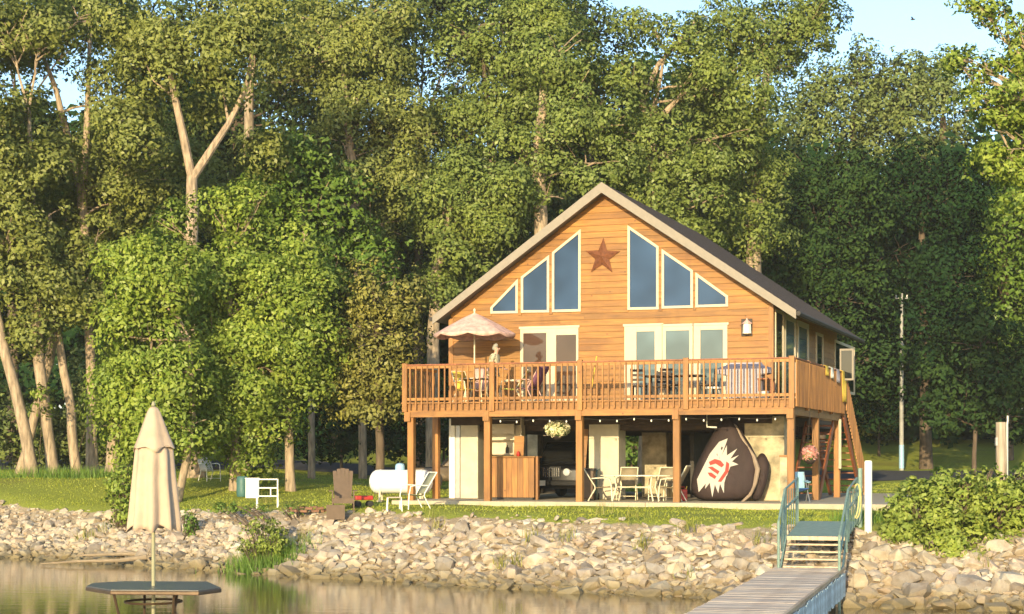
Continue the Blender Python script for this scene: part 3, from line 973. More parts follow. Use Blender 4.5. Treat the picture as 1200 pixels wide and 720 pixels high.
# beams
bz0, bz1 = FL - 0.46, FL - 0.302
pxs = [478, 570, 678, 792, 926]
pu = [hu(p, 0.0) for p in pxs]
for k in range(4):
    m = MB(); m.box2((pu[k] + 0.03, -0.03, bz0 + 0.03), (pu[k + 1] - 0.03, 0.06, bz1 + 0.03)); m.build('beam', CEDARB, deck)
m = MB(); m.box2((uS - 0.09, 0.09, bz0 + 0.02), (uS - 0.02, VD - .1, bz1)); m.build('beam', CEDARB, deck)
def dpost(u, v, z0, z1, w=0.19, mat=CEDARV):
    m = MB(); m.box2((u - w / 2, v - w / 2, z0), (u + w / 2, v + w / 2, z1)); return m.build('post', mat, deck, bevel=0.008, seg=1)
for i, u in enumerate(pu):
    if i == 0: u += 0.06
    if i == 4: u -= 0.0
    dpost(u, 0.13, -0.15, FL - 0.30, 0.19)
for i, u in enumerate(pu):   # front plate of the notched post over the beam
    m = MB(); m.box2((u - 0.09, -0.065, FL - 0.55), (u + 0.09, -0.032, FL - 0.28)); m.build('post_cheek', CEDARV, deck)
for px_ in (956, 981):
    v = hv(px_, -0.1)
    dpost(-0.1, v, -0.1, FL - 0.30, 0.19)
m = MB(); v = hv(983, -0.0); m.tube([(0.03, v, FL - 0.4), (0.03, v, 0.9)], 0.05, 8); m.build('downspout', CREAM, house)
dpost(uE + 0.12, 2.3, -0.1, FL - 0.3)
# railing
RT = FL + 1.08
rp = [hu(p, 0.0) for p in (475, 577, 680, 804, 928)]
for u in rp:
    m = MB(); m.box2((u - 0.075, -0.075, FL - 0.28), (u + 0.075, 0.03 if False else -0.052 + 0.09, RT + 0.06)); m.build('rail_post', CEDARV, deck, bevel=0.006, seg=1)
for v in (2.2, 4.4, 6.4, VD):
    m = MB(); m.box2((-0.02, v - 0.07, FL - 0.28), (0.09, v + 0.07, RT + 0.05)); m.build('rail_post', CEDARV, deck)
for k in range(4):
    m = MB(); m.box2((rp[k] + 0.078, -0.045, RT - 0.10), (rp[k + 1] - 0.078, 0.0, RT - 0.012)); m.build('rail', CEDARB, deck)
    m = MB(); m.box2((rp[k] + 0.078, -0.045, FL + 0.05), (rp[k + 1] - 0.078, -0.003, FL + 0.13)); m.build('rail', CEDARB, deck)
    m = MB(); m.box2((rp[k] + 0.078, -0.085, RT - 0.010), (rp[k + 1] - 0.078, 0.055, RT + 0.022)); m.build('rail_cap', REDWOOD, deck)
for (v0, v1) in ((0.06, 2.12), (2.28, 4.32), (4.48, 6.32), (6.48, VD - .08)):
    m = MB(); m.box2((0.03, v0, RT - 0.10), (0.07, v1, RT - 0.012)); m.build('rail', CEDARB, deck)
    m = MB(); m.box2((0.03, v0, FL + 0.05), (0.07, v1, FL + 0.13)); m.build('rail', CEDARB, deck)
    m = MB(); m.box2((-0.02, v0, RT - 0.010), (0.11, v1, RT + 0.022)); m.build('rail_cap', REDWOOD, deck)
m = MB(); m.box2((uE + .02, 0.08, RT - 0.10), (uE + 0.06, 2.5, RT - 0.012)); m.build('rail', CEDARB, deck)
bm0 = MB(); bm0.box((0, 0, 0), (0.042, 0.040, 1.26)); bal = bm0.build('baluster', CEDARV, deck, bevel=0.003, seg=1)
spots = []
for k in range(4):
    n = max(2, round((rp[k + 1] - rp[k] - 0.15) / 0.165))
    for j in range(1, n):
        spots.append((rp[k] + 0.0 + (rp[k + 1] - rp[k]) * j / n, -0.068))
v = 0.18
side = []
while v < VD - 0.05:
    side.append((0.092, v)); v += 0.115
lf = [(uE - 0.005, 0.2 + 0.16 * k) for k in range(15)]
first = True
for (u, v) in spots + side + lf:
    o = bal if first else bal.copy()
    if not first: COL.objects.link(o)
    first = False
    o.location = (u, v, FL + 1.04 - 0.63 - (0.0)); o.rotation_euler = (0, random.uniform(-.006, .006), 0)
    o.scale = (1, 1, random.uniform(0.992, 1.008))
print('balusters', len(spots) + len(side) + len(lf))

# stairs going down to the back from the end of the walkway
m = MB()
sv0, sv1 = VD, VD + 3.9
for u in (-0.98, 0.02):
    m.prism([(sv0, FL), (sv1, 0.05), (sv1, -0.0), (sv1 - 0.35, 0.0), (sv0, FL - 0.38)], u - 0.025, u + 0.045, 'x')
st = m.build('stairs', REDWOOD, house)
for k in range(13):
    t = (k + 0.5) / 13
    m = MB(); m.box((-0.48, sv0 + (sv1 - sv0) * t, FL * (1 - t) - 0.02), (0.93, 0.27, 0.04)); m.build('tread', REDWOOD, st)
for k in range(2):
    m = MB(); u = 0.075
    zo = 1.05 if k == 0 else 0.45
    m.prism([(sv0, FL + zo), (sv1, zo), (sv1, zo - 0.16), (sv0, FL + zo - 0.16)], u - 0.01, u + 0.04, 'x'); m.build('handrail', CEDARB, st)
for k in range(26):
    t = (k + 0.5) / 26
    m = MB(); m.box((0.1 + .03, sv0 + (sv1 - sv0) * t, FL * (1 - t) + 0.5), (0.04, 0.045, 1.1)); m.build('baluster', CEDARV, st)
# second, lower flight seen through the posts below the walkway
m = MB()
for u in (-0.95, -0.12):
    m.bar((u, 5.0, 0.0), (u, 7.6, 2.3), 0.05, 0.26)
for k in range(9):
    t = (k + 0.5) / 9
    m.box((-0.53, 5.0 + 2.6 * t, 2.3 * t + 0.05), (0.78, 0.26, 0.04))
m.build('lower_stairs', REDWOOD, house)

# ------------------------------------------------------------------ things on and round the house
def hroot(name, u, v, z, rz, label, cat, group=None):
    """thing placed by house coordinates; rz relative to the house"""
    return empty(name, hw(u, v, z), -HA + rz, label, cat, group)

# barn star on the gable
def make_star():
    u, z = HP(705.5, 301, VW - 0.1)
    r = 0.56
    m = MB()
    out = []
    for k in range(10):
        a = PI / 2 + k * PI / 5; rr = r if k % 2 == 0 else r * 0.40
        out.append((rr * math.cos(a), 0.0, rr * math.sin(a)))
    vs = out + [(0, -0.12, 0), (0, 0.01, 0)]
    fs = []
    for k in range(10):
        fs.append((k, (k + 1) % 10, 10)); fs.append(((k + 1) % 10, k, 11))
    m.add(vs, fs)
    o = m.build('barn_star', RUSTS); o.location = hw(u, VW - 0.06, z); o.rotation_euler = (0, R(3), -HA)
    tag(o, 'rusty five pointed metal star hung high on the cedar gable', 'star')
make_star()

# wall lantern
def make_lantern():
    u, z = HP(876, 383, VW - 0.1)
    t = hroot('wall_lantern', u, VW - 0.036, z, 0, 'pale lantern on a brown plate on the cedar wall beside the right corner', 'lantern')
    m = MB(); m.box((-0.03, -0.015, -0.02), (0.32, 0.03, 0.5)); m.build('back_plate', DKCHAIR, t, bevel=.01)
    m = MB(); m.lathe([(0.01, 0.24), (0.035, 0.18), (0.15, 0.09), (0.15, 0.075)], (0, -0.15, 0), 6); m.build('lantern_roof', PINKT, t)
    m = MB(); m.lathe([(0.11, 0.075), (0.12, -0.16), (0.13, -0.20), (0.08, -0.22)], (0, -0.15, 0), 6); m.build('lantern_body', WHITE, t)
    m = MB(); m.bar((0, -0.03, 0.05), (0, -0.14, 0.05), 0.04); m.build('bracket', REDWOOD, t)
make_lantern()

# open umbrella on the deck
def umb_canopy(rx, z0, z1, nrib=8, drop=0.10, val=0.11):
    m = MB(); NS = nrib * 6; rings = 7
    vs = []; fs = []
    for i in range(rings + 1):
        t = i / rings
        for k in range(NS):
            a = 2 * PI * k / NS; ph = (k % 6) / 6.0
            sag = math.sin(ph * PI)
            r = rx * t * (1 - 0.055 * sag * t)
            z = z1 + (z0 - z1) * (t ** 1.12) - 0.05 * sag * t * 0.5
            vs.append((r * math.cos(a), r * math.sin(a), z))
    for k in range(NS):
        a = 2 * PI * k / NS; ph = (k % 6) / 6.0; sag = math.sin(ph * PI)
        r = rx * (1 - 0.055 * sag) * 1.004
        vs.append((r * math.cos(a), r * math.sin(a), z0 - 0.025 * sag - val * (0.45 + 0.55 * sag)))
    for i in range(rings + 1):
        for k in range(NS):
            k2 = (k + 1) % NS
            fs.append((i * NS + k, i * NS + k2, (i + 1) * NS + k2, (i + 1) * NS + k))
    m.add(vs, fs)
    return m
def make_deck_umbrella():
    u, zt = HP(556, 366, 1.25); z0 = HP(556, 391.5, 1.25)[1]
    t = hroot('patio_umbrella', u, 1.25, FL, R(12), 'open faded pink umbrella with a scalloped edge over the deck table', 'umbrella')
    o = umb_canopy(1.22, z0 - FL, zt - FL - 0.02).build('canopy', PINKC, t, smooth=True)
    s = o.modifiers.new('solid', 'SOLIDIFY'); s.thickness = 0.006
    m = MB(); m.tube([(0, 0, 0.0), (0, 0, zt - FL + 0.05)], 0.022, 8); m.build('pole', FRAMEW, t)
    m = MB(); m.lathe([(0.26, 0.0), (0.26, 0.05), (0.06, 0.10), (0.04, 0.3)], (0, 0, 0), 16); m.build('base', DKCHAIR, t)
    m = MB(); m.lathe([(0.01, zt - FL + .11), (0.035, zt - FL + .07), (0.03, zt - FL + .03)], (0, 0, 0), 8); m.build('finial', FRAMEW, t)
    for k in range(8):
        a = 2 * PI * k / 8
        m = MB(); m.tube([(0.03 * math.cos(a), 0.03 * math.sin(a), zt - FL - 0.06), (1.18 * math.cos(a), 1.18 * math.sin(a), z0 - FL - 0.015)], 0.008, 5); m.build('rib', FRAMEW, t)
    # ornament: small dark motif on the cloth
    return u
uu = make_deck_umbrella()

def round_table(name, u, v, r, h, mt, ml, label, z=FL):
    t = hroot(name, u, v, z, 0, label, 'table')
    m = MB(); m.lathe([(r * .97, h - 0.03), (r, h - 0.02), (r, h - 0.005), (r * 0.98, h)], n=28); m.build('tabletop', mt, t)
    for k in range(4):
        a = PI / 4 + k * PI / 2
        m = MB(); m.tube([(r * .75 * math.cos(a), r * .75 * math.sin(a), h - 0.03), (r * .62 * math.cos(a), r * .62 * math.sin(a), h * .5), (r * .78 * math.cos(a), r * .78 * math.sin(a), 0)], 0.018, 6); m.build('leg', ml, t)
    return t
round_table('deck_table', uu + 0.05, 1.25, 0.55, 0.73, GREYM, FRAMEW, 'round table round the pole of the open pink umbrella on the deck')

def sling_chair(name, loc, rz, label, cloth, frame, cat='chair', group=None, high=0.95, recl=0.18, w=0.56, rocker=False, on_house=True):
    """patio chair facing local -y"""
    t = empty(name, loc, rz, label, cat, group)
    hw_ = w / 2; sd = 0.50; sh = 0.42
    for s in (-1, 1):
        m = MB(); m.tube([(s * hw_, -sd / 2 - 0.02, 0), (s * hw_, -sd / 2, 0.40), (s * hw_, -sd / 2 + 0.05, 0.62), (s * hw_, 0.0, 0.66), (s * hw_, sd / 2 + .06, 0.64)], 0.016, 6); m.build('arm_frame', frame, t)
        m = MB(); m.tube([(s * (hw_ - .03), sd / 2 + 0.16, 0), (s * (hw_ - .03), sd / 2 - 0.04, 0.36), (s * (hw_ - .03), sd / 2 - 0.02, 0.44), (s * (hw_ - .03), sd / 2 + recl, high)], 0.016, 6); m.build('back_frame', frame, t)
    m = MB(); m.tube([(-hw_ + .03, sd / 2 + recl, high), (hw_ - .03, sd / 2 + recl, high)], 0.016, 6); m.build('top_bar', frame, t)
    m = MB(); m.tube([(-hw_, -sd / 2, 0.12), (hw_, -sd / 2, 0.12)], 0.011, 6); m.build('stretcher', frame, t)
    def sheet(p0, p1, nm, sag):
        m = MB(); n = 5; vs = []; fs = []
        for i in range(n + 1):
            f = i / n
            y = p0[0] + (p1[0] - p0[0]) * f; z = p0[1] + (p1[1] - p0[1]) * f
            for x, dz in ((-hw_ + .045, 0), (0, -sag), (hw_ - .045, 0)):
                nx, nz = -(p1[1] - p0[1]), (p1[0] - p0[0])
                L = math.hypot(nx, nz)
                q = sag * (1 if x == 0 else 0)
                vs.append((x, y - nx / L * q * 1.0, z - nz / L * q)); 
        for i in range(n):
            for j in range(2):
                a = i * 3 + j; fs.append((a, a + 1, a + 4, a + 3))
        m.add(vs, fs); o = m.build(nm, cloth, t, smooth=True)
        s_ = o.modifiers.new('solid', 'SOLIDIFY'); s_.thickness = 0.012
    sheet((-sd / 2 + 0.0, sh), (sd / 2 - 0.04, sh - 0.03), 'seat', 0.025)
    sheet((sd / 2 - 0.02, sh), (sd / 2 + recl - 0.005, high - 0.02), 'backrest', -0.02)
    return t
# chairs round the umbrella table on the deck
sling_chair('deck_chair', hw(hu(548, 1.0), 1.0, FL), -HA + R(60), 'deck chair with a yellow towel seat left of the umbrella pole', YELLOW, FRAMEW, recl=.2)
sling_chair('deck_chair', hw(hu(597, 1.1), 1.1, FL), -HA + R(-75), 'lime yellow deck chair right of the umbrella table', LIME, FRAMEW, recl=.3)
sling_chair('deck_chair', hw(hu(562, 2.0), 2.0, FL), -HA + R(10), 'pinkish deck chair behind the umbrella pole', PINKT, DKCHAIR, high=1.1)
sling_chair('deck_chair', hw(hu(618, 0.95), 0.95, FL), -HA + R(-110), 'purple reclining deck chair in front of the brown glass door', PURPLE, PINKT, recl=.42, high=1.08)
# folded towel over the chair
def towel(name, loc, rz, w, h1, h2, mat, label, th=0.05):
    t = []
    m = MB(); n = 12; vs = []; fs = []
    prof = []
    for i in range(5): prof.append((-th, -h1 + h1 * i / 4))
    prof += [(-th * .6, 0.015), (0, 0.022), (th * .6, 0.015)]
    for i in range(5): prof.append((th, -h2 * i / 4))
    for i, (y, z) in enumerate(prof):
        for j in range(n + 1):
            x = -w / 2 + w * j / n
            k = max(0, -z)
            vs.append((x * (1 - 0.25 * k), y * (1 + k * .2) + 0.02 * math.sin(j * 1.9) * min(1, k * 4), z - 0.02 * math.sin(j * 1.1) * k))
    for i in range(len(prof) - 1):
        for j in range(n):
            a = i * (n + 1) + j; fs.append((a, a + 1, a + n + 2, a + n + 1))
    m.add(vs, fs); o = m.build(name, mat, smooth=True)
    s_ = o.modifiers.new('solid', 'SOLIDIFY'); s_.thickness = 0.01; s_.offset = 1
    o.location = loc; o.rotation_euler = (0, 0, rz)
    return tag(o, label, 'towel')
for (px_, w, h, mt, lb) in ((966, .45, .28, YELLOW, 'yellow towel nearest the deck corner on the side railing'), (972, .4, .32, WHITE, 'small pale cloth hanging between the yellow towels on the side railing'), (986, .8, .95, YELLOW, 'long yellow beach towel hanging at the stair end of the side railing'), (979, .5, .4, LILAC, 'lilac cloth on the side railing left of the long yellow towel')):
    v = min(hv(px_, 0.05), VD - .3)
    towel('towel', hw(0.05, v, RT + 0.03), -HA + PI / 2, w, h, h * .7, mt, lb, 0.085)

# leaning yellow pole on deck
m = MB(); a = HP(689, 465, 0.35); b = HP(701, 418, 0.25)
m.tube([(a[0], 0.5, FL + 0.0), (b[0], 0.10, b[1])], 0.018, 6); o = m.build('broom_handle', YELLOW); o.location = HO; o.rotation_euler = (0, 0, -HA)
tag(o, 'yellow wooden pole leaning on the front railing between the doors', 'pole')

# dining set on the right of the deck
def dining_chair(u, v, rz, label, z=FL):
    t = hroot('dining_chair', u, v, z, rz, label, 'chair', 'dark chairs on the deck')
    m = MB(); m.box((0, 0, 0.44), (0.44, 0.42, 0.045)); m.build('seat', DKCHAIR, t, bevel=.012)
    for sx in (-1, 1):
        m = MB(); m.bar((sx * .19, -.18, 0), (sx * .19, -.18, .42), .035); m.build('leg', DKCHAIR, t)
        m = MB(); m.bar((sx * .19, .20, 0), (sx * .19, .19, .44), .035); m.bar((sx * .19, .19, .44), (sx * .19, .26, .92), .035); m.build('leg', DKCHAIR, t)
    for k in range(3):
        m = MB(); m.bar((-.18, .20 + .02 * k + .012, .60 + .13 * k), (.18, .20 + .02 * k + .012, .60 + .13 * k), .018, .07); m.build('back_slat', DKCHAIR, t)
t = hroot('dining_table', hu(790, 1.6), 1.6, FL, 0, 'long dark wooden table on the deck before the three glass panels', 'table')
m = MB(); m.box((0, 0, .72), (1.7, .85, .04)); m.build('tabletop', DKCHAIR, t, bevel=.008)
for sx in (-1, 1):
    for sy in (-1, 1):
        m = MB(); m.bar((sx * .78, sy * .36, 0), (sx * .78, sy * .36, .70), .06); m.build('leg', DKCHAIR, t)
dining_chair(hu(750, 1.2), 1.1, PI + .1, 'dark slatted chair at the near left of the long deck table')
dining_chair(hu(786, 1.0), 0.95, PI - .1, 'dark slatted chair at the near middle of the long deck table')
dining_chair(hu(826, 1.1), 1.3, R(-80), 'dark slatted chair at the right end of the long deck table')
dining_chair(hu(775, 2.1), 2.12, 0, 'dark slatted chair behind the long deck table')
t = hroot('white_stool', hu(836, .7), .7, FL, 0, 'low white stool behind the railing beside the covered grill', 'stool')
m = MB(); m.lathe([(.22, .30), (.23, .32), (.23, .35), (.21, .36)], n=16); m.build('seat', WHITE, t)
for k in range(3):
    a = k * 2 * PI / 3 + .3; m = MB(); m.bar((.15 * math.cos(a), .15 * math.sin(a), .31), (.2 * math.cos(a), .2 * math.sin(a), 0), .03); m.build('leg', WHITE, t)

# covered grill
def make_grill():
    u = hu(872, 0.8)
    t = hroot('covered_grill', u, 0.9, FL, 0, 'barbecue grill under a pale lilac cover on the right of the deck', 'grill')
    m = MB(); vs = []; fs = []
    rows = [(0.50, 0.27, 0.04), (0.50, 0.27, 0.35), (0.49, 0.27, 0.66), (0.74, 0.28, 0.72), (0.75, 0.28, 0.84), (0.72, 0.27, 0.88), (0.50, 0.26, 0.95), (0.44, 0.22, 1.04), (0.28, 0.12, 1.08)]
    NP = 36
    for i, (hx, hy, z) in enumerate(rows):
        for k in range(NP):
            a = 2 * PI * k / NP
            c, s = math.cos(a), math.sin(a)
            x = math.copysign(abs(c) ** 0.35, c) * hx; y = math.copysign(abs(s) ** 0.35, s) * hy
            w = 0.018 * math.sin(k * 2.3 + i) * (1 if i < 5 else .4)
            vs.append((x * (1 + w), y * (1 + 2 * w), z + 0.012 * math.sin(k * 1.7) * (i == 0)))
    for i in range(len(rows) - 1):
        for k in range(NP):
            k2 = (k + 1) % NP; fs.append((i * NP + k, i * NP + k2, (i + 1) * NP + k2, (i + 1) * NP + k))
    fs.append(tuple((len(rows) - 1) * NP + k for k in range(NP)))
    m.add(vs, fs); m.build('grill_cover', LILAC, t, smooth=True)
    for sx in (-1, 1):
        m = MB(); m.lathe([(.07, -.02), (.075, 0), (.07, .02)], (0, 0, 0), 12, 'x'); o = m.build('wheel', RUBBER, t); o.location = (sx * .42, -.15, .076)
make_grill()
t = hroot('side_table', hu(898, .8), .8, FL, 0, 'small red wooden side table right of the covered grill', 'table')
m = MB(); m.box((0, 0, .56), (.42, .42, .035)); m.build('tabletop', REDWOOD, t)
m = MB(); m.box((0, 0, .22), (.36, .36, .025)); m.build('shelf', REDWOOD, t)
for sx in (-1, 1):
    for sy in (-1, 1):
        m = MB(); m.bar((sx * .17, sy * .17, 0), (sx * .17, sy * .17, .54), .04); m.build('leg', REDWOOD, t)
m = MB(); m.lathe([(.10, 0), (.14, .02), (.15, .20), (.13, .21)], n=14); o = m.build('plant_pot', WHITE); o.location = hw(hu(898, .8), .42, FL + 0.0); tag(o, 'small white pot on the deck before the red side table', 'pot')

# ------------------------------------------------------------------ the person at the deck table
def skin_obj(name, nodes, edges, mat, parent, sub=2):
    me = bpy.data.meshes.new(name)
    me.from_pydata([n[0] for n in nodes], edges, [])
    o = link_mesh(name, me, mat, parent)
    md = o.modifiers.new('skin', 'SKIN'); md.use_smooth_shade = True
    sv = me.skin_vertices[0].data if me.skin_vertices else None
    if sv is None:
        bm = bmesh.new(); bm.from_mesh(me); bm.verts.layers.skin.verify(); bm.to_mesh(me); bm.free()
        sv = me.skin_vertices[0].data
    for i, n in enumerate(nodes):
        r = n[1] if hasattr(n[1], '__len__') else (n[1], n[1])
        sv[i].radius = r
        sv[i].use_root = (i == 0)
    s = o.modifiers.new('sub', 'SUBSURF'); s.levels = sub; s.render_levels = sub
    return o
def make_person():
    u = hu(578, 0.62)
    t = empty('person', hw(u, 0.62, FL), -HA, 'grey haired person in a light patterned shirt at the umbrella table', 'person')
    # faces +x, leaning a little forward, forearms reaching to the table
    X = lambda *p: p
    nodes = [((0, 0, .92), (.13, .15)), ((.02, 0, 1.10), (.115, .135)), ((.05, 0, 1.28), (.12, .16)), ((.07, 0, 1.38), (.07, .09)), ((.09, 0, 1.44), .052), ((.11, 0, 1.52), (.082, .075)), ((.115, 0, 1.60), (.075, .068)),
             ((.01, .09, .86), .085), ((.03, .10, .50), .058), ((-.02, .10, .28), .05), ((-.02, .10, .08), .036), ((.06, .10, .04), .036), ((.14, .11, .03), .026),
             ((.0, -.09, .86), .085), ((.02, -.10, .50), .058), ((-.03, -.11, .28), .05), ((-.05, -.11, .08), .036), ((.03, -.11, .04), .036), ((.11, -.12, .03), .026),
             ((.06, .17, 1.35), .052), ((.05, .21, 1.12), .042), ((.20, .19, 1.00), .034), ((.30, .17, .97), .026), ((.36, .16, .96), (.018, .032)),
             ((.06, -.17, 1.35), .052), ((.04, -.21, 1.12), .042), ((.19, -.19, 1.02), .034), ((.29, -.17, 1.00), .026), ((.35, -.16, 1.0), (.018, .032))]
    edges = [(0, 1), (1, 2), (2, 3), (3, 4), (4, 5), (5, 6), (0, 7), (7, 8), (8, 9), (9, 10), (10, 11), (11, 12), (0, 13), (13, 14), (14, 15), (15, 16), (16, 17), (17, 18),
             (2, 19), (19, 20), (20, 21), (21, 22), (22, 23), (2, 24), (24, 25), (25, 26), (26, 27), (27, 28)]
    for hx, hy, hz_, s in ((.36, .16, .96, 1), (.35, -.16, 1.0, -1)):
        base = 23 if s == 1 else 28
        for k, (dy, L) in enumerate(((-.028, .055), (-.010, .068), (.010, .063), (.027, .048))):
            i = len(nodes)
            nodes.append(((hx + .03, hy + dy, hz_), .0095)); nodes.append(((hx + .03 + L * .6, hy + dy, hz_ - .008), .009)); nodes.append(((hx + .03 + L * .95, hy + dy, hz_ - .03), .0075))
            edges += [(base, i), (i, i + 1), (i + 1, i + 2)]
        i = len(nodes)
        nodes.append(((hx - .005, hy - s * .034, hz_ - .01), .011)); nodes.append(((hx + .035, hy - s * .055, hz_ - .02), .0085)); edges += [(base, i), (i, i + 1)]
    body = skin_obj('body', nodes, edges, SKIN, t)
    # face features
    m = MB(); m.lathe([(.004, .03), (.012, .01), (.018, -.015), (.006, -.02)], (.195, 0, 1.55), 8); m.build('nose', SKIN, t, smooth=True)
    for s in (-1, 1):
        m = MB(); m.lathe([(.004, -.010), (.011, -.004), (.011, .004), (.004, .010)], (.183, s * .03, 1.572), 8); m.build('eye', BLACKP, t, smooth=True)
        m = MB(); m.box((.11, s * .078, 1.555), (.035, .018, .055)); m.build('ear', SKIN, t, bevel=.008)
    m = MB(); m.box((.187, 0, 1.512), (.01, .042, .009)); m.build('mouth', REDWOOD, t)
    hairn = [((.03, 0, 1.50), (.05, .07)), ((.04, 0, 1.58), (.085, .085)), ((.09, 0, 1.655), (.082, .078)), ((.15, 0, 1.655), (.035, .055))]
    skin_obj('hair', hairn, [(0, 1), (1, 2), (2, 3)], HAIR, t)
    sh = [(nodes[0][0], (.155, .18)), (nodes[1][0], (.145, .165)), (nodes[2][0], (.145, .18)), ((.065, 0, 1.385), (.085, .115)),
          ((.06, .17, 1.35), .075), ((.052, .20, 1.20), .068), ((.06, -.17, 1.35), .075), ((.045, -.20, 1.20), .068), ((0, 0, .84), (.165, .185))]
    skin_obj('shirt', sh, [(0, 1), (1, 2), (2, 3), (2, 4), (4, 5), (2, 6), (6, 7), (0, 8)], SHIRT, t)
    tr = [((0, 0, .90), (.15, .17)), ((.01, .09, .80), .105), ((.03, .10, .50), .08), ((-.02, .10, .12), .062), ((.0, -.09, .80), .105), ((.02, -.10, .50), .08), ((-.04, -.11, .12), .062)]
    skin_obj('trousers', tr, [(0, 1), (1, 2), (2, 3), (0, 4), (4, 5), (5, 6)], DENIM, t)
    for s, dx in ((1, 0), (-1, -.03)):
        m = MB(); m.box((.05 + dx, s * .105, .035), (.26, .09, .07)); m.build('shoe', DKCHAIR, t, bevel=.025)
make_person()

# ------------------------------------------------------------------ under the deck
def make_car(name, L, W, H, body, root, roofdark=False, hood=1.15, jeep=True):
    """front at local y=0 facing -y, length along +y"""
    b = 0.30; belt = H * 0.60
    m = MB()
    m.prism([(0.04, b), (0.0, b + .12), (0.02, belt - 0.16), (0.10, belt - 0.04), (hood, belt), (L - 0.08, belt), (L, belt - .15), (L, b + .1), (L - .08, b)], -W / 2, W / 2, 'x')
    m.build('body', body, root, bevel=0.045, seg=3, smooth=True)
    # cabin narrows to the roof
    cw = W / 2 - 0.03; rw = W / 2 - 0.16
    y = [hood - 0.02, hood + 0.55, L - (0.35 if jeep else .9), L - 0.10]
    vs = [(-cw, y[0], belt - .01), (cw, y[0], belt - .01), (cw, y[3], belt - .01), (-cw, y[3], belt - .01), (-rw, y[1], H), (rw, y[1], H), (rw, y[2], H), (-rw, y[2], H)]
    m = MB(); m.add(vs, [(0, 1, 2, 3), (4, 7, 6, 5), (0, 4, 5, 1), (1, 5, 6, 2), (2, 6, 7, 3), (3, 7, 4, 0)])
    m.build('cabin', body, root, bevel=0.05, seg=3, smooth=True)
    def pane(nm, q, off):
        c = [Vector(p) for p in q]; n = (c[1] - c[0]).cross(c[3] - c[0]).normalized() * off
        m = MB(); m.add([p + n for p in c] + [p + n * .2 for p in c], [(0, 1, 2, 3), (7, 6, 5, 4), (0, 4, 5, 1), (1, 5, 6, 2), (2, 6, 7, 3), (3, 7, 4, 0)])
        m.build(nm, GLASSC, root)
    def lerp(a, b_, t): return tuple(a[i] + (b_[i] - a[i]) * t for i in range(3))
    def quad(p0, p1, p2, p3, mx, mz0, mz1):
        a = lerp(p0, p3, mz0); b_ = lerp(p1, p2, mz0); c = lerp(p1, p2, mz1); d = lerp(p0, p3, mz1)
        return [lerp(a, b_, mx), lerp(a, b_, 1 - mx), lerp(d, c, 1 - mx), lerp(d, c, mx)]
    pane('windshield', quad(vs[0], vs[1], vs[5], vs[4], .05, .1, .9), .012)
    pane('rear_window', quad(vs[2], vs[3], vs[7], vs[6], .07, .12, .85), .012)
    for (a, b_, c, d) in ((1, 2, 6, 5), (3, 0, 4, 7)):
        q = (vs[a], vs[b_], vs[c], vs[d])
        full = quad(*q, .06, .14, .86)
        p0, p1, p2, p3 = full
        for t0, t1 in ((0, .31), (.35, .66), (.70, 1)):
            pane('side_window', [lerp(p0, p1, t0), lerp(p0, p1, t1), lerp(p3, p2, t1), lerp(p3, p2, t0)], .012)
    for sx in (-1, 1):
        for yy in (0.82, L - 0.85):
            m = MB(); m.lathe([(.2, -.115), (.32, -.11), (.35, -.08), (.35, .08), (.32, .11), (.2, .115)], n=24, axis='x')
            wh = m.build('wheel', RUBBER, root, smooth=True); wh.location = (sx * (W / 2 - .08), yy, .35)
            m = MB(); m.lathe([(.05, sx * .128), (.17, sx * .125), (.20, sx * .115), (.20, sx * .10), (.05, sx * .10)], n=20, axis='x'); m.build('rim', CHROME, wh)
    return belt, b
def black_suv():
    v = 3.3; u = hu(646, v)
    t = hroot('parked_suv', u, v, 0.0, 0, 'black off road vehicle parked nose out in the carport under the deck', 'car')
    W = 1.78; H = 1.74
    belt, b = make_car('suv', 4.3, W, H, BLACKP, t)
    for k in range(8):
        m = MB(); m.box((-.245 + k * .07, -0.02, .80), (.03, .03, .26)); m.build('grille_bar', CHROME, t)
    m = MB(); m.box((0, -.008, .80), (.62, .02, .34)); m.build('grille', RUBBER, t)
    for sx in (-1, 1):
        m = MB(); m.lathe([(.02, -.05), (.09, -.045), (.115, -.02), (.115, .02)], (sx * .49, 0, .80), 20, 'y'); m.build('headlight', LENS, t, smooth=True)
        m = MB(); m.box((sx * 1.0, 1.25, 1.12), (.2, .1, .15)); m.build('mirror', BLACKP, t, bevel=.02)
    m = MB(); m.box((0, -.1, .47), (W, .16, .17)); m.build('bumper', BLACKP, t, bevel=.03)
    m = MB(); m.box((-.28, -.19, .47), (.31, .015, .16)); m.build('licence_plate', WHITE, t)
black_suv()
def bronze_car():
    p = P(548, 566, 68); t = empty('parked_car', (p.x - 2.2, 68, gz(p.x, 68) + 0.02), R(-90 + 6), 'dark bronze car parked side on beyond the left pillars of the house', 'car')
    belt, b = make_car('car', 4.5, 1.75, 1.45, BROWNP, t, jeep=False)
    for sx in (-1, 1):
        m = MB(); m.box((sx * .62, -.005, .68), (.3, .05, .13)); m.build('headlight', LENS, t, bevel=.02)
        m = MB(); m.box((sx * .66, 4.5, .72), (.25, .04, .16)); m.build('tail_light', RED, t, bevel=.01)
bronze_car()

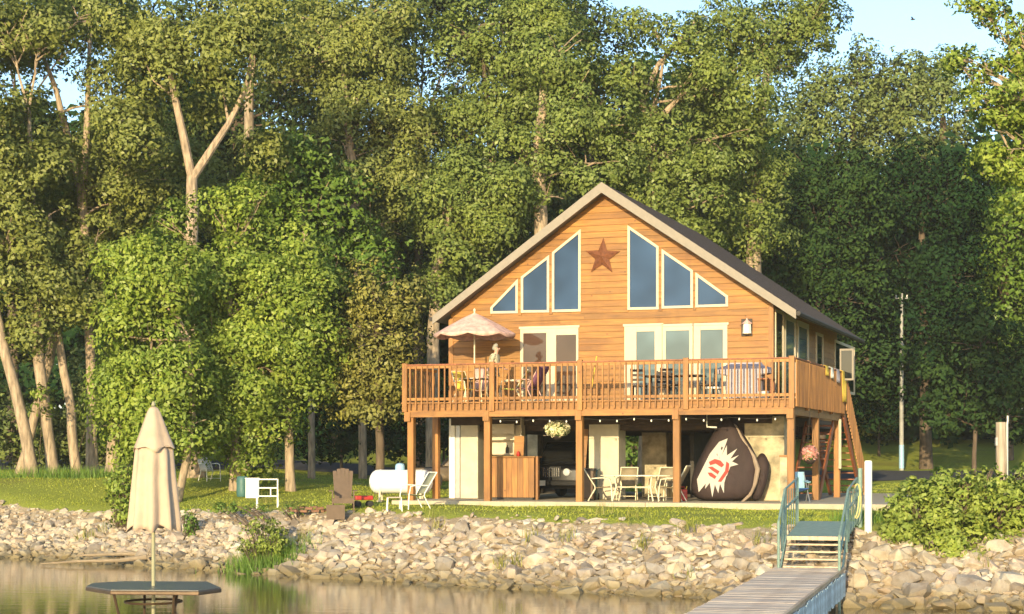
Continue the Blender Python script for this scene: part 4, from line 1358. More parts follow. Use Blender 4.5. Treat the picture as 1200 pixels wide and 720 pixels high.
# bar counter of upright boards
def make_counter():
    v = 1.5
    u0, u1 = hu(574, v), hu(626, v); zt = hz(535, u1, v)
    t = hroot('bar_counter', (u0 + u1) / 2, v, 0, 0, 'orange wooden bar counter of upright boards under the deck', 'counter')
    w = u1 - u0; h = zt
    m = MB(); m.box((0, .3, h / 2 + .03), (w - .05, .53, h - .08)); m.build('carcass', CEDARV, t)
    n = 8
    for k in range(n):
        m = MB(); m.box((-w / 2 + (k + .5) * w / n, .012, .07 + (h - .12) / 2), (w / n - .008, .022, h - .12)); m.build('board', CEDARV, t)
    m = MB(); m.box((0, .29, h - .018), (w + .06, .66, .036)); m.build('countertop', CEDARB, t, bevel=.006)
    m = MB(); m.box((0, .29, .035), (w - .12, .5, .07)); m.build('plinth', DARKW, t)
    m = MB(); m.bar((w / 2 + .10, -.02, 0), (w / 2 + .10, -.02, h), .07); m.build('side_post', CEDARV, t)
    return (u0 + u1) / 2, v, h
cu, cv, ch_ = make_counter()
def make_hutch():
    v = 2.35; u0, u1 = hu(571, v), hu(611, v)
    z0 = 0.0; z1 = hz(489, u1, v); w = u1 - u0
    t = hroot('cream_cupboard', (u0 + u1) / 2, v, 0, 0, 'tall cream cupboard with shelves standing behind the bar counter', 'cupboard')
    m = MB(); m.box((0, .34, z1 / 2), (w, .02, z1)); m.build('back_panel', STUCCO, t)
    for s in (-1, 1):
        m = MB(); m.box((s * (w / 2 - .015), .165, z1 / 2), (.03, .325, z1)); m.build('side_panel', CREAM, t)
    for k, zz in enumerate((.9, 1.35, 1.78, z1 - .03)):
        m = MB(); m.box((0, .165, zz), (w - .064, .325, .035)); m.build('shelf', CREAM, t)
    m = MB(); m.box((-.08, .01, 2.10), (w - .3, .02, .30)); m.build('door', CREAM, t)
    t2 = MB(); t2.lathe([(.05, 0), (.055, .02), (.05, .16), (.02, .2), (.02, .25)], n=12); o = t2.build('bottle', DARKW); o.location = hw((u0 + u1) / 2 + .05, v + .12, 1.37); tag(o, 'dark bottle standing on the cream cupboard shelf', 'bottle')
    m = MB(); m.box((0, 0, .31), (.30, .04, .58)); m.box((0, -.022, .31), (.22, .008, .50)); 
    o = m.build('picture_board', CEDARB); o.location = hw(hu(605, cv), cv + .22, ch_); o.rotation_euler = (R(-6), 0, -HA); tag(o, 'orange framed board standing on the bar counter', 'board')
    m = MB(); m.lathe([(.01, .16), (.04, .13), (.06, .06), (.04, .01), (.02, 0)], n=10); o = m.build('red_ornament', RED); o.location = hw(hu(606, cv), cv + .10, ch_); tag(o, 'red ornament in front of the orange framed board', 'ornament')
make_hutch()

# leaning boards and bins
m = MB(); a = HO
u = hu(683.5, 2.45)
m.bar((hu(681, 2.4), 2.40, .02), (hu(686, 2.55), 2.62, hz(503, u, 2.5)), .14, .03, up=(0, 1, 0)); o = m.build('leaning_board', CEDARV); o.location = HO; o.rotation_euler = (0, 0, -HA)
tag(o, 'orange plank leaning against the central pillar', 'plank')
def make_bin(px_, v, w, d, h, mat, lidm, label):
    t = hroot('rubbish_bin', hu(px_, v), v, 0, R(8), label, 'bin')
    m = MB(); vs = []
    for z, k in ((0.04, .85), (h, 1)):
        for sx, sy in ((-1, -1), (1, -1), (1, 1), (-1, 1)): vs.append((sx * w / 2 * k, sy * d / 2 * k, z))
    m.add(vs, [(0, 3, 2, 1), (4, 5, 6, 7), (0, 1, 5, 4), (1, 2, 6, 5), (2, 3, 7, 6), (3, 0, 4, 7)]); m.build('bin_body', mat, t, bevel=.025, smooth=True)
    m = MB(); m.prism([(-d / 2 - .03, h + .002), (d / 2 + .02, h + .002), (d / 2 + .01, h + .07), (-d / 2 - .01, h + .04)], -w / 2 - .02, w / 2 + .02, 'x'); m.build('lid', lidm, t, bevel=.01)
    for sx in (-1, 1):
        m = MB(); m.lathe([(.09, -.02), (.1, 0), (.09, .02)], (sx * (w / 2 - .03), d / 2, .10), 14, 'x'); m.build('wheel', RUBBER, t)
make_bin(688, 1.35, .45, .45, .86, BROWNPL, DARKW, 'brown rubbish bin beside the third deck post')
make_bin(693, 2.05, .42, .42, .84, TEAL, TEAL, 'dark green rubbish bin in front of the central pillar')

# patio table and chairs
def patio_table():
    v = 1.15; u = hu(745, v)
    t = hroot('patio_table', u, v, 0, 0, 'oval patio table with cream legs under the deck', 'table')
    h = .74
    m = MB(); n = 32; pts = [(1.05 * math.cos(2 * PI * k / n), .55 * math.sin(2 * PI * k / n)) for k in range(n)]
    m.prism(pts, h - .03, h, 'z'); m.build('tabletop', FRAMEW, t)
    for sx in (-1, 1):
        for sy in (-1, 1):
            m = MB(); m.tube([(sx * .55, sy * .3, h - .03), (sx * .5, sy * .27, .4), (sx * .6, sy * .33, 0)], .022, 6); m.build('leg', FRAMEW, t)
    m = MB(); m.tube([(-.5, -.27, .4), (.5, .27, .4)], .014, 6); m.tube([(-.5, .27, .38), (.5, -.27, .38)], .014, 6); m.build('brace', FRAMEW, t)
    return u, v
tu, tv = patio_table()
G1 = 'sling chairs round the oval patio table'
sling_chair('patio_chair', hw(tu - .52, tv + .95, 0), -HA + R(8), 'tan sling chair behind the left half of the oval table', SLINGT, FRAMEW, group=G1, recl=.24)
sling_chair('patio_chair', hw(tu + .50, tv + .95, 0), -HA + R(-10), 'tan sling chair behind the right half of the oval table', SLINGT, FRAMEW, group=G1, recl=.24)
sling_chair('patio_chair', hw(tu + 1.05, tv - .15, 0), -HA + R(-90), 'cream framed sling chair at the right end of the oval table', SLINGT, FRAMEW, group=G1, high=1.0, recl=.28)
sling_chair('patio_chair', hw(tu - .95, tv - .1, 0), -HA + R(105), 'cream framed sling chair at the left end of the oval table', SLINGT, FRAMEW, group=G1, recl=.3)
# red can right of the post
t = hroot('fuel_can', hu(800, 1.6), 1.6, 0, R(20), 'red fuel can on the patio between the post and the big tube', 'can')
m = MB(); m.box((0, 0, .17), (.26, .2, .34)); m.build('can_body', RED, t, bevel=.03)
m = MB(); m.tube([(-.07, 0, .34), (-.06, 0, .40), (.05, 0, .40), (.06, 0, .34)], .014, 6); m.build('handle', RED, t)
m = MB(); m.tube([(.09, 0, .33), (.12, -.02, .42)], .018, 6); m.build('spout', YELLOW, t)

# big towable tube standing on edge with a splash emblem
def pillow(outline, cen, T, mat, name, parent, yc, pw=3.5, layers=7):
    m = MB(); n = len(outline); vs = []; fs = []
    for side in (-1, 1):
        for i in range(layers + 1):
            t = i / layers; r = math.sin(t * PI / 2) ** 0.8 if False else t
            k = 1 - t
            y = yc + side * T * (1 - r ** pw) ** .6 if i < layers else yc
            for p in outline: vs.append((cen[0] + (p[0] - cen[0]) * max(r, 0.02), y + (side * 0.022 * math.sin(9 * r + 7 * p[1]) * math.sin(6 * p[0] + 3 * p[1] + 4 * r) if 0 < i < layers else 0), cen[1] + (p[1] - cen[1]) * max(r, .02)))
    def ring(s, i): return (s * (layers + 1) + i) * n
    for s in (0, 1):
        for i in range(layers):
            for k in range(n):
                k2 = (k + 1) % n
                fs.append((ring(s, i) + k, ring(s, i) + k2, ring(s, i + 1) + k2, ring(s, i + 1) + k))
        fs.append(tuple(ring(s, 0) + k for k in range(n)))
    m.add(vs, fs)
    o = m.build(name, mat, parent, smooth=True)
    bm = bmesh.new(); bm.from_mesh(o.data); bmesh.ops.remove_doubles(bm, verts=bm.verts, dist=1e-4); bmesh.ops.recalc_face_normals(bm, faces=bm.faces); bm.to_mesh(o.data); bm.free()
    o.data.polygons.foreach_set('use_smooth', [True] * len(o.data.polygons))
    return o
def smooth_outline(pts, it=2):
    for _ in range(it):
        out = []
        for i in range(len(pts)):
            a, b = pts[i], pts[(i + 1) % len(pts)]
            out.append((a[0] * .75 + b[0] * .25, a[1] * .75 + b[1] * .25)); out.append((a[0] * .25 + b[0] * .75, a[1] * .25 + b[1] * .75))
        pts = out
    return pts
def make_tube():
    v = 1.75
    ou = [(810, 592), (810, 562), (826, 530), (842, 502), (852, 492), (862, 498), (872, 516), (884, 534), (889, 556), (885, 590), (850, 594)]
    ol = smooth_outline([HP(a, b, v) for a, b in ou])
    t = empty('inflatable_tube', HO, -HA, 'large dark brown towable tube with a white splash emblem standing on edge', 'inflatable')
    c = HP(848, 552, v)
    zmin = min(p[1] for p in ol); ol = [(p[0], p[1] - zmin + 0.005) for p in ol]
    pillow(ol, c, .26, TUBEC, 'tube_body', t, v, 5.0)
    # pale trim strip along the right edge
    m = MB(); path = [HP(a, b, v) for a, b in ((855, 493), (862, 500), (869, 514), (876, 524), (883, 535), (888, 550), (885, 566), (879, 580), (868, 590))]
    m.tube([(p[0] + .01, v - .06, p[1]) for p in path], [.03, .05, .06, .045, .06, .075, .065, .05, .03], 8); m.build('trim_strap', TUBEL, t, smooth=True)
    ou2 = [(884, 545), (893, 532), (902, 545), (900, 566), (892, 590), (880, 592), (884, 570)]
    ol2 = smooth_outline([HP(a, b, v + .3) for a, b in ou2]); z2 = min(p[1] for p in ol2)
    ol2 = [(p[0], p[1] - z2 + .005) for p in ol2]
    pillow(ol2, HP(892, 562, v + .3), .2, TUBEC, 'tail_bladder', t, v + .3, 3)
    def emb(pl, y, mat, nm):
        q = [HP(a, b, v - .25) for a, b in pl]
        m = MB(); m.prism(q, y, y + .012); return m.build(nm, mat, t)
    W_ = [[(853, 514), (843, 518), (832, 532), (817, 562), (819, 577), (828, 566), (834, 556), (846, 534)],
          [(846, 534), (852, 522), (852, 534), (864, 526), (856, 538), (866, 533.5), (858, 541), (865.5, 544.5), (856, 547), (852, 558), (843, 556), (834, 556), (838, 540)],
          [(834, 556), (852, 556), (849, 566), (848.5, 578), (844, 567), (842, 578), (838, 568), (835, 583), (832, 566), (826.5, 573), (828, 562)]]
    for i, w in enumerate(W_): emb(w, v - .275 - .002 * i, EMBW, 'splash_mark')
    Rd = [[(831, 541.5), (838, 538), (845, 540), (849, 545), (846, 548), (839, 543.5), (832.5, 545.5)], [(830, 547.6), (835, 547), (843.5, 552.5), (841.5, 556), (835.5, 552)], [(829.5, 554), (834, 554), (840, 558.5), (838, 561.5), (832, 558)],
          [(851.5, 541), (855, 543.5), (854, 553), (845.5, 565), (841.5, 564.5), (850, 552)]]
    for r_ in Rd: emb(r_, v - .292, EMBR, 'red_mark')
make_tube()

# hanging baskets
def blob_leaves(parent, cen, rad, n, size, mat, name):
    d = unit(rng.normal(size=(n, 3))); r = rng.uniform(0.55, 1, n)[:, None] ** .6
    c = d * r * np.array(rad) + np.array(cen)
    return quads_obj(name, leaf_quads(c, size, d), 4, mat, parent)
def hanging_basket(px_, py_, v, r, mat, label, zt):
    u, z = HP(px_, py_, v)
    t = hroot('hanging_basket', u, v, z, 0, label, 'flower basket')
    m = MB(); m.lathe([(.06, -.20), (.15, -.13), (.19, 0.0), (.18, .01)], n=14); m.build('basket', DKCHAIR, t)
    blob_leaves(t, (0, 0, .06), (r * .95, r * .95, .2), 350, .06, L_green, 'leaves')
    blob_leaves(t, (0, 0, .10), (r * 1.05, r * 1.05, .24), 700, .065, mat, 'blossoms')
    m = MB()
    for k in range(3):
        a = k * 2 * PI / 3; m.tube([(.18 * math.cos(a), .18 * math.sin(a), 0), (0, 0, zt - z - .05)], .004, 4)
    m.tube([(0, 0, zt - z - .05), (0, 0, zt - z)], .005, 4); m.build('hanger', DARKW, t)
hanging_basket(653, 507, .9, .36, L_petalw, 'hanging basket overflowing with white flowers under the deck', FL - .24)
hanging_basket(949, 536, 2.6, .24, L_petalp, 'basket of pink flowers hanging by the side posts', FL - .3)

# bulbs strung under the front beam
t = empty('string_lights', HO, -HA, 'string of round white bulbs hung under the deck beam', 'string lights')
m = MB(); path = []
uu0, uu1 = pu[1] + .1, pu[4] - .2; n = 17
for k in range(n * 2 + 1):
    f = k / (n * 2); path.append((uu0 + (uu1 - uu0) * f, .22, FL - .50 - .05 * abs(math.sin(f * PI * 6))))
m.tube(path, .005, 4); m.build('wire', DARKW, t)
m = MB(); m.lathe([(.004, -.07), (.019, -.06), (.026, -.036), (.016, -.01), (.008, .0)], n=10); b0 = m.build('bulb', BULB, t, smooth=True)
for k in range(n):
    f = (k + .5) / n; p = path[2 * k + 1]
    o = b0 if k == 0 else b0.copy()
    if k: COL.objects.link(o)
    o.location = p
# white hook shape hanging by the tube (bent pipe)
m = MB(); a = HP(828.5, 494, 1.2); b = HP(828.5, 500.5, 1.2); c = HP(840, 501, 1.2)
m.tube([(a[0], 1.2, a[1]), (b[0], 1.2, b[1]), (c[0], 1.2, c[1])], .025, 6); m.tube([(a[0], 1.2, a[1]), (a[0], 1.2, FL - .3)], .008, 5)
o = m.build('pipe_elbow', WHITE); o.location = HO; o.rotation_euler = (0, 0, -HA); tag(o, 'white bent pipe hanging under the deck above the big tube', 'pipe')

# ceramic pot and clutter by the weathered pillar
t = hroot('wood_stove', hu(921, 1.9), 1.95, 0, 0, 'small weathered box shelf standing against the right pillar', 'shelf')
m = MB(); m.box((0, 0, 1.28), (.34, .3, .05)); m.build('shelf_top', CEDARB, t); m = MB(); m.box((0, .0, .62), (.3, .26, 1.24)); m.build('shelf_body', STUCCOB, t)
t.name = 'box_shelf'
# blue folding chair
def folding_chair():
    v = .9; t = hroot('camp_chair', hu(935, v), v, 0, R(25), 'folded out blue camp chair at the foot of the right deck posts', 'chair')
    for s in (-1, 1):
        m = MB(); m.tube([(s * .28, -.22, 0), (s * .22, .2, .82)], .014, 6); m.build('leg', GREYM, t)
        m = MB(); m.tube([(s * .28, .22, 0), (s * .26, -.2, .55)], .014, 6); m.build('leg', GREYM, t)
        m = MB(); m.add([(s * .3, -.24, .56), (s * .2, -.24, .54), (s * .2, .16, .58), (s * .3, .16, .6)], [(0, 1, 2, 3)]); o = m.build('armrest', LBLUE, t); o.modifiers.new('solid', 'SOLIDIFY').thickness = .015
    m = MB(); m.add([(-.25, -.2, .40), (.25, -.2, .40), (.22, .14, .32), (-.22, .14, .32), (-.02, -.03, .30)], [(0, 1, 4), (1, 2, 4), (2, 3, 4), (3, 0, 4)]); o = m.build('seat', BLUE, t); o.modifiers.new('solid', 'SOLIDIFY').thickness = .015
    m = MB(); m.add([(-.22, .12, .34), (.22, .12, .34), (.24, .22, .84), (-.24, .22, .84)], [(0, 1, 2, 3)]); o = m.build('backrest', LBLUE, t); o.modifiers.new('solid', 'SOLIDIFY').thickness = .015
folding_chair()

# ------------------------------------------------------------------ lawn things
def tank():
    p = P(470, 560, 53.0); z = gz(p.x, 53)
    t = empty('propane_tank', (p.x, 53, z), R(-4), 'white propane tank lying on the lawn left of the house', 'tank')
    L = 1.94; r = .36; zc = .27 + r
    prof = []
    for k in range(7): a = k / 6 * PI / 2; prof.append((max(.01, r * math.sin(a)), -L / 2 + .26 * (1 - math.cos(a))))
    prof2 = [(a, -b) for a, b in reversed(prof)]
    m = MB(); m.lathe(prof + prof2, (0, 0, zc), 28, 'x'); m.build('tank_shell', TANK, t, smooth=True)
    m = MB(); m.lathe([(.15, 0), (.15, .14), (.13, .20), (.06, .235), (.01, .24)], (-.03, 0, zc + r - .03), 16); m.build('valve_dome', PALEBLUE, t, smooth=True)
    for s in (-1, 1):
        m = MB(); m.lathe([(r + .006, s * .62 - .035), (r + .012, s * .62), (r + .006, s * .62 + .035)], (0, 0, zc), 28, 'x'); m.build('band', TANK, t, smooth=True)
        for q in (-1, 1):
            m = MB(); m.bar((s * .62, q * .20, zc - .28), (s * .62, q * .28, 0), .06); m.build('leg', CREAM, t)
        m = MB(); m.box((s * .62, 0, .03), (.18, .62, .06)); m.build('block_foot', CONC, t)
tank()
p = P(484, 594, 47.4)
sling_chair('garden_chair', (p.x, 47.4, gz(p.x, 47.4)), R(-62), 'grey green sling chair on the lawn in front of the white tank', SLING, WHITE, recl=.34, high=1.0, w=.58)
t = empty('footstool', (P(462, 596, 47.3).x, 47.3, gz(P(462, 596, 47.3).x, 47.3)), R(8), 'low white framed footstool left of the grey green chair', 'stool')
m = MB(); m.box((0, 0, .38), (.40, .36, .02)); m.build('seat', PINKT, t)
for sx in (-1, 1):
    for sy in (-1, 1):
        m = MB(); m.tube([(sx * .18, sy * .16, .37), (sx * .2, sy * .18, 0)], .015, 6); m.build('leg', WHITE, t)

def adirondack():
    p = P(402, 600, 48.4); z = gz(p.x, 48.4)
    t = empty('adirondack_chair', (p.x, 48.4, z), R(6), 'brown slatted high backed garden chair at the top of the rock bank', 'chair')
    for k in range(5):
        x = -.20 + k * .10; top = 1.20 - .012 * ((k - 2) ** 2) * 1.6
        m = MB(); m.bar((x * .9, .28, .34), (x * 1.15, .52, top), .106, .022, up=(0, 1, 0)); m.build('back_slat', BROWNPL, t)
    for k in range(5):
        m = MB(); m.box((0, -.30 + k * .12, .37 - .012 * k), (.54, .105, .022)); m.build('seat_slat', BROWNPL, t)
    for s in (-1, 1):
        m = MB(); m.box((s * .33, -.02, .58), (.12, .72, .025)); m.build('armrest', BROWNPL, t)
        m = MB(); m.box((s * .29, -.33, .285), (.035, .10, .57)); m.build('leg', BROWNPL, t)
        m = MB(); m.bar((s * .26, -.34, .32), (s * .26, .62, .02), .03, .11); m.build('side_rail', BROWNPL, t)
    m = MB(); m.box((0, -.37, .30), (.55, .022, .13)); m.build('front_apron', BROWNPL, t)
    m = MB(); m.bar((-.24, .47, .92), (.24, .47, .92), .03, .06); m.build('back_rail', BROWNPL, t)
    # footrest in front
    t = empty('footrest', (p.x - .14, 47.75, gz(p.x, 47.75)), R(6), 'brown slatted footrest in front of the brown high backed chair', 'footrest')
    for k in range(4):
        m = MB(); m.box((0, -.15 + k * .11, .36 - .03 * k), (.46, .095, .022)); m.build('slat', BROWNPL, t)
    for s in (-1, 1):
        m = MB(); m.bar((s * .2, -.2, .34), (s * .2, .22, .22), .03, .08); m.build('side_rail', BROWNPL, t)
        m = MB(); m.box((s * .2, -.17, .16), (.035, .08, .32)); m.build('leg', BROWNPL, t)
        m = MB(); m.box((s * .2, .18, .11), (.035, .08, .22)); m.build('leg', BROWNPL, t)
    m = MB(); m.box((0, -.215, .25), (.50, .02, .40)); m.build('front_board', BROWNPL, t)
adirondack()
def rack():
    p = P(313, 591, 51.0); z = gz(p.x, 51)
    t = empty('white_rack', (p.x, 51, z), R(4), 'white tubular frame stand alone on the lawn', 'stand')
    w, h = .30, .86
    for s in (-1, 1):
        m = MB(); m.bar((s * w, 0, 0), (s * w, .06, h), .035); m.build('upright', WHITE, t)
        m = MB(); m.bar((s * w, .45, 0), (s * w, .08, h * .97), .03); m.build('rear_upright', WHITE, t)
    for zz in (.36, .60, h - .01):
        m = MB(); m.bar((-w + .018, .03, zz), (w - .018, .03, zz), .035); m.build('crossbar', WHITE, t)
    m = MB(); m.bar((.1, .03, .378), (.1, .03, .582), .03); m.build('short_bar', WHITE, t)
rack()
# box and bin by the maple trunks
p = P(296, 562, 57.5); t = empty('white_cabinet', (p.x, 57.5, gz(p.x, 57.5)), R(5), 'white upright box beside the teal barrel under the bright maple', 'box')
m = MB(); m.box((0, 0, .32), (.44, .42, .62)); m.build('box_body', WHITE, t, bevel=.02); m = MB(); m.box((0, 0, .655), (.47, .45, .045)); m.build('lid', WHITE, t, bevel=.01)
p = P(284, 562, 58); m = MB(); m.lathe([(.17, 0), (.19, .05), (.20, .2), (.19, .35), (.20, .5), (.18, .66), (.16, .68)], n=18); o = m.build('barrel', TEAL, smooth=True); o.location = (p.x, 58, gz(p.x, 58)); tag(o, 'teal barrel standing left of the white box', 'barrel')
p = P(246, 560, 63)
sling_chair('garden_chair', (p.x, 63, gz(p.x, 63)), R(40), 'small white chair standing alone under the bright maple', WHITE, WHITE, recl=.2, high=.85)
# brick ring fire pit
t = empty('fire_pit', (P(362, 597, 49.2).x, 49.2, gz(P(362, 597, 49.2).x, 49.2)), 0, 'low broken ring of red bricks left of the brown chair', 'fire pit')
bb = MB(); bb.box((0, 0, 0), (.21, .10, .07)); b0 = bb.build('brick', BRICKR, t, bevel=.006, seg=1)
k0 = True
for k in range(22):
    a = k % 11 / 11 * 2 * PI; lay = k // 11
    if lay == 1 and k % 3 == 0: continue
    o = b0 if k0 else b0.copy()
    if not k0: COL.objects.link(o)
    k0 = False
    o.location = (.55 * math.cos(a + lay * .25), .5 * math.sin(a + lay * .25), .04 + .075 * lay); o.rotation_euler = (random.uniform(-.1, .1), random.uniform(-.1, .1), a + PI / 2 + random.uniform(-.2, .2))
# kettle by the pit and logs by the chair
t = empty('red_toy_wagon', (P(426, 590, 49).x, 49, gz(-4.1, 49)), R(15), 'small red cart standing between the brown chair and the tank', 'cart')
m = MB(); m.box((0, 0, .26), (.5, .3, .12)); m.build('tray', RED, t, bevel=.02)
for sx in (-1, 1):
    for sy in (-1, 1):
        m = MB(); m.lathe([(.07, -.015), (.09, 0), (.07, .015)], (sx * .17, sy * .16, .09), 12, 'y'); m.build('wheel', RUBBER, t)
m = MB(); m.tube([(-.24, 0, .25), (-.5, 0, .5)], .012, 5); m.build('handle', DARKW, t)
t.name = 'red_cart'

# ------------------------------------------------------------------ gangway and dock
DA = R(15)
dk = empty('dock', (5.39, 36.0, 0.0), -DA, 'grey plank dock running from the bank towards the camera', 'dock')
# local: x across (0..1.5), y along, negative towards the camera
DT = 0.75; DW = 1.42
m = MB(); m.box((DW / 2, 0, 0), (DW, .138, .035)); pl = m.build('plank', GREYWOOD, dk, bevel=.004, seg=1)
for k in range(92):
    o = pl if k == 0 else pl.copy()
    if k: COL.objects.link(o)
    o.location = (random.uniform(-.012, .012), -.08 - k * .145, DT - .0175 + random.uniform(-.003, .003)); o.rotation_euler = (random.uniform(-.004, .004), 0, random.uniform(-.004, .004))
for x in (.02, DW - .02):
    m = MB(); m.box((x, -6.7, DT - .13), (.045, 13.4, .18)); m.build('side_beam', GREYWOOD, dk)
m = MB(); m.box((DW + .012, -6.7, DT + .012), (.05, 13.4, .05)); m.build('edge_strip', OLDPOST, dk)
for k in range(5):
    for x in (.08, DW - .08):
        m = MB(); m.tube([(x, -.4 - k * 3.1, -1.6), (x, -.4 - k * 3.1, DT - .05)], .06, 8); m.build('pile', OLDPOST, dk)
sk = None
m = MB(); m.box((DW + .03, 0, 0), (.018, .16, .46)); sk = m.build('skirt_board', simple('peeling_blue_paint', (0.40, 0.52, 0.58), .7, var=.5, scale=9, bump=.3, objvar=.25), dk, bevel=.003, seg=1)
for k in range(58):
    o = sk if k == 0 else sk.copy()
    if k: COL.objects.link(o)
    o.location = (0, -.15 - k * .18, DT - .30 + random.uniform(-.03, .03)); o.rotation_euler = (random.uniform(-.06, .06), 0, 0)

gw_ = empty('gangway', (5.39, 36.0, 0.0), -DA, 'green metal gangway with railings and open steps down to the dock', 'gangway')
PW = 1.26; px0 = .13
z1, z2 = 1.34, 1.58; y1, y2 = 1.15, 3.9
m = MB(); m.add([(px0, y1, z1), (px0 + PW, y1, z1), (px0 + PW, y2, z2), (px0, y2, z2), (px0, y1, z1 - .06), (px0 + PW, y1, z1 - .06), (px0 + PW, y2, z2 - .06), (px0, y2, z2 - .06)], [(0, 1, 2, 3), (7, 6, 5, 4), (0, 4, 5, 1), (1, 5, 6, 2), (2, 6, 7, 3), (3, 7, 4, 0)])
m.build('platform', GREENM, gw_, bevel=.008, seg=1)
m = MB(); m.box((px0 + PW / 2, y1 - .015, z1 - .03), (PW + .02, .028, .08)); m.build('nosing', OLDPOST, gw_)
for k in range(4):
    m = MB(); m.box((px0 + PW / 2, .12 + k * .27, DT + .02 + .14 * k), (PW - .1, .2, .035)); m.build('step', OLDPOST, gw_, bevel=.005, seg=1)
for sx, x in ((-1, px0), (1, px0 + PW)):
    m = MB(); m.bar((x, -.05, DT - .1), (x, y1, z1 - .03), .035, .14); m.build('stringer', GREENM, gw_)
    posts = [(-.05, DT - .15, DT + .95), (y1 * .55, DT + .3, 2.08), (y1, z1 - .1, z1 + 1.0), (y2 - .1, z2 - .1, z2 + .98)]
    if sx == 1: posts[0] = (-1.2, -.6, DT + .72)
    for (y, a, b) in posts:
        m = MB(); m.tube([(x + sx * .03, y, a), (x + sx * .03, y, b)], .028, 8); m.build('rail_post', GREENM, gw_)
    p0, p1, p2, p3 = posts
    for dz in (0, -.42):
        m = MB(); m.tube([(x + sx * .03, p0[0], p0[2] + dz), (x + sx * .03, p2[0], p2[2] + dz), (x + sx * .03, p3[0], p3[2] + dz)], .024, 8); m.build('handrail', GREENM, gw_)
    for k in range(5):
        y = y1 + .3 + k * .5; m = MB(); m.tube([(x + sx * .03, y, z1 - .03 + (z2 - z1) * (y - y1) / (y2 - y1)), (x + sx * .03, y, z1 + 1.0)], .012, 6); m.build('rail_rod', GREENM, gw_)
# posts at the top of the gangway
p = P(1017.5, 622, 38.8); z = gz(p.x, 38.8)
m = MB(); m.lathe([(.085, -.3), (.085, CZ - z - .03), (.07, CZ - z)], n=14); o = m.build('white_post', WHITE, smooth=True); o.location = (p.x, 38.8, z); tag(o, 'thick white post standing at the top of the gangway', 'post')
p = P(1008, 620, 39.4); z = gz(p.x, 39.4)
m = MB(); m.tube([(0, 0, -.3), (0, 0, 2.78 - z)], .05, 10); o = m.build('green_post', GREENM); o.location = (p.x, 39.4, z); tag(o, 'slim green post just left of the thick white post', 'post')
m = MB(); p = P(1003, 600, 38.6); zb = gz(p.x, 38.6)
pts = []
for k in range(41):
    a = k / 40 * 4 * PI; pts.append((.09 * math.cos(a) + .03 * math.sin(a * .37), .04 * math.sin(a), .62 + .42 * math.sin(a + .3) * .9))
m.tube(pts, .014, 6, cap=False); o = m.build('rope', ROPE); o.location = (p.x, 38.6, zb + .2); tag(o, 'yellow rope looped over the rail beside the white post', 'rope')

# old mooring post with a pipe
p = P(1173, 570, 43.5); z = gz(p.x, 43.5)
t = empty('old_post', (p.x, 43.5, z), 0, 'tall weathered pale post with a pipe fixed behind the right bush', 'post')
m = MB(); m.tube([(0, 0, -.3), (0.01, 0, 1.2), (0, 0, CZ + 45 / F * 43.5 - z)], [.145, .135, .13], 10); m.build('post_shaft', GREYPOST, t, smooth=True)
zt = CZ + 47 / F * 43.5 - z
m = MB(); m.tube([(.155, 0, .2), (.155, 0, zt - .1), (.17, 0, zt), (.17, 0, zt + .12)], .032, 8); m.build('pipe', GREYM, t)
m = MB(); m.box((-.13, -.04, 1.85), (.05, .1, .2)); m.build('bracket', GREYM, t)
m = MB(); pts = [(P(1180, 562, 47).x - 8 * 0 + .5 * (1 - math.cos(a)) , 47, 2.0 + .5 * math.sin(a)) for a in [PI * k / 12 for k in range(13)]]
m.tube(pts, .015, 6); o = m.build('wire_hoop', GREYM); tag(o, 'thin grey wire hoop in the grass right of the weathered post', 'hoop')

# utility pole
p = P(1056.5, 553, 89); z = gz(p.x, 89)
t = empty('utility_pole', (p.x, 89, z), 0, 'tall pale utility pole standing before the dark trees', 'utility pole')
H = (553 - 344) / F * 89 + (P(1056, 553, 89).z - z)
m = MB(); m.tube([(0, 0, 0), (0, 0, H)], [.12, .08], 12); m.build('shaft', UPOLE, t, smooth=True)
m = MB(); m.bar((-.32, 0, H - .25), (.32, 0, H - .25), .06); m.build('crossarm', UPOLE, t)
m = MB(); m.lathe([(.13, 0), (.15, .15), (.13, .5)], (0, 0, H * .66), 12); m.build('transformer_cap', GREYM, t)
m = MB(); m.lathe([(.13, .1), (.126, 1.3)], (0, 0, 0), 12); m.build('blue_sleeve', PALEBLUE, t)
for s in (-1, 1):
    m = MB(); m.lathe([(.02, 0), (.045, .03), (.03, .1), (.045, .14)], (s * .28, 0, H - .22), 8); m.build('insulator', WHITE, t)

# driftwood and ledge slabs at the left waterline
def log(pts, rads, label):
    m = MB(); m.tube(pts, rads, 8)
    # root stubs
    a = Vector(pts[-1])
    for k in range(4):
        an = k * 1.6; m.tube([a, a + Vector((.25 * math.cos(an) + .1, .1 * math.sin(an), .2 * math.sin(an) + .08))], [rads[-1] * .5, .012], 5)
    o = m.build('driftwood_log', DRIFT, smooth=True); tag(o, label, 'log')
q = lambda a, b, Y: tuple(P(a, b, Y))
log([q(48, 661, 49), q(90, 658, 49), q(140, 657, 49.1), q(172, 653, 49.2)], [.02, .035, .055, .08], 'bleached driftwood log with root stubs at the left waterline')
log([q(90, 651, 50.2), q(150, 649, 50.2), q(205, 652, 49.8)], [.03, .06, .08], 'pale driftwood log lying behind the one at the left waterline')

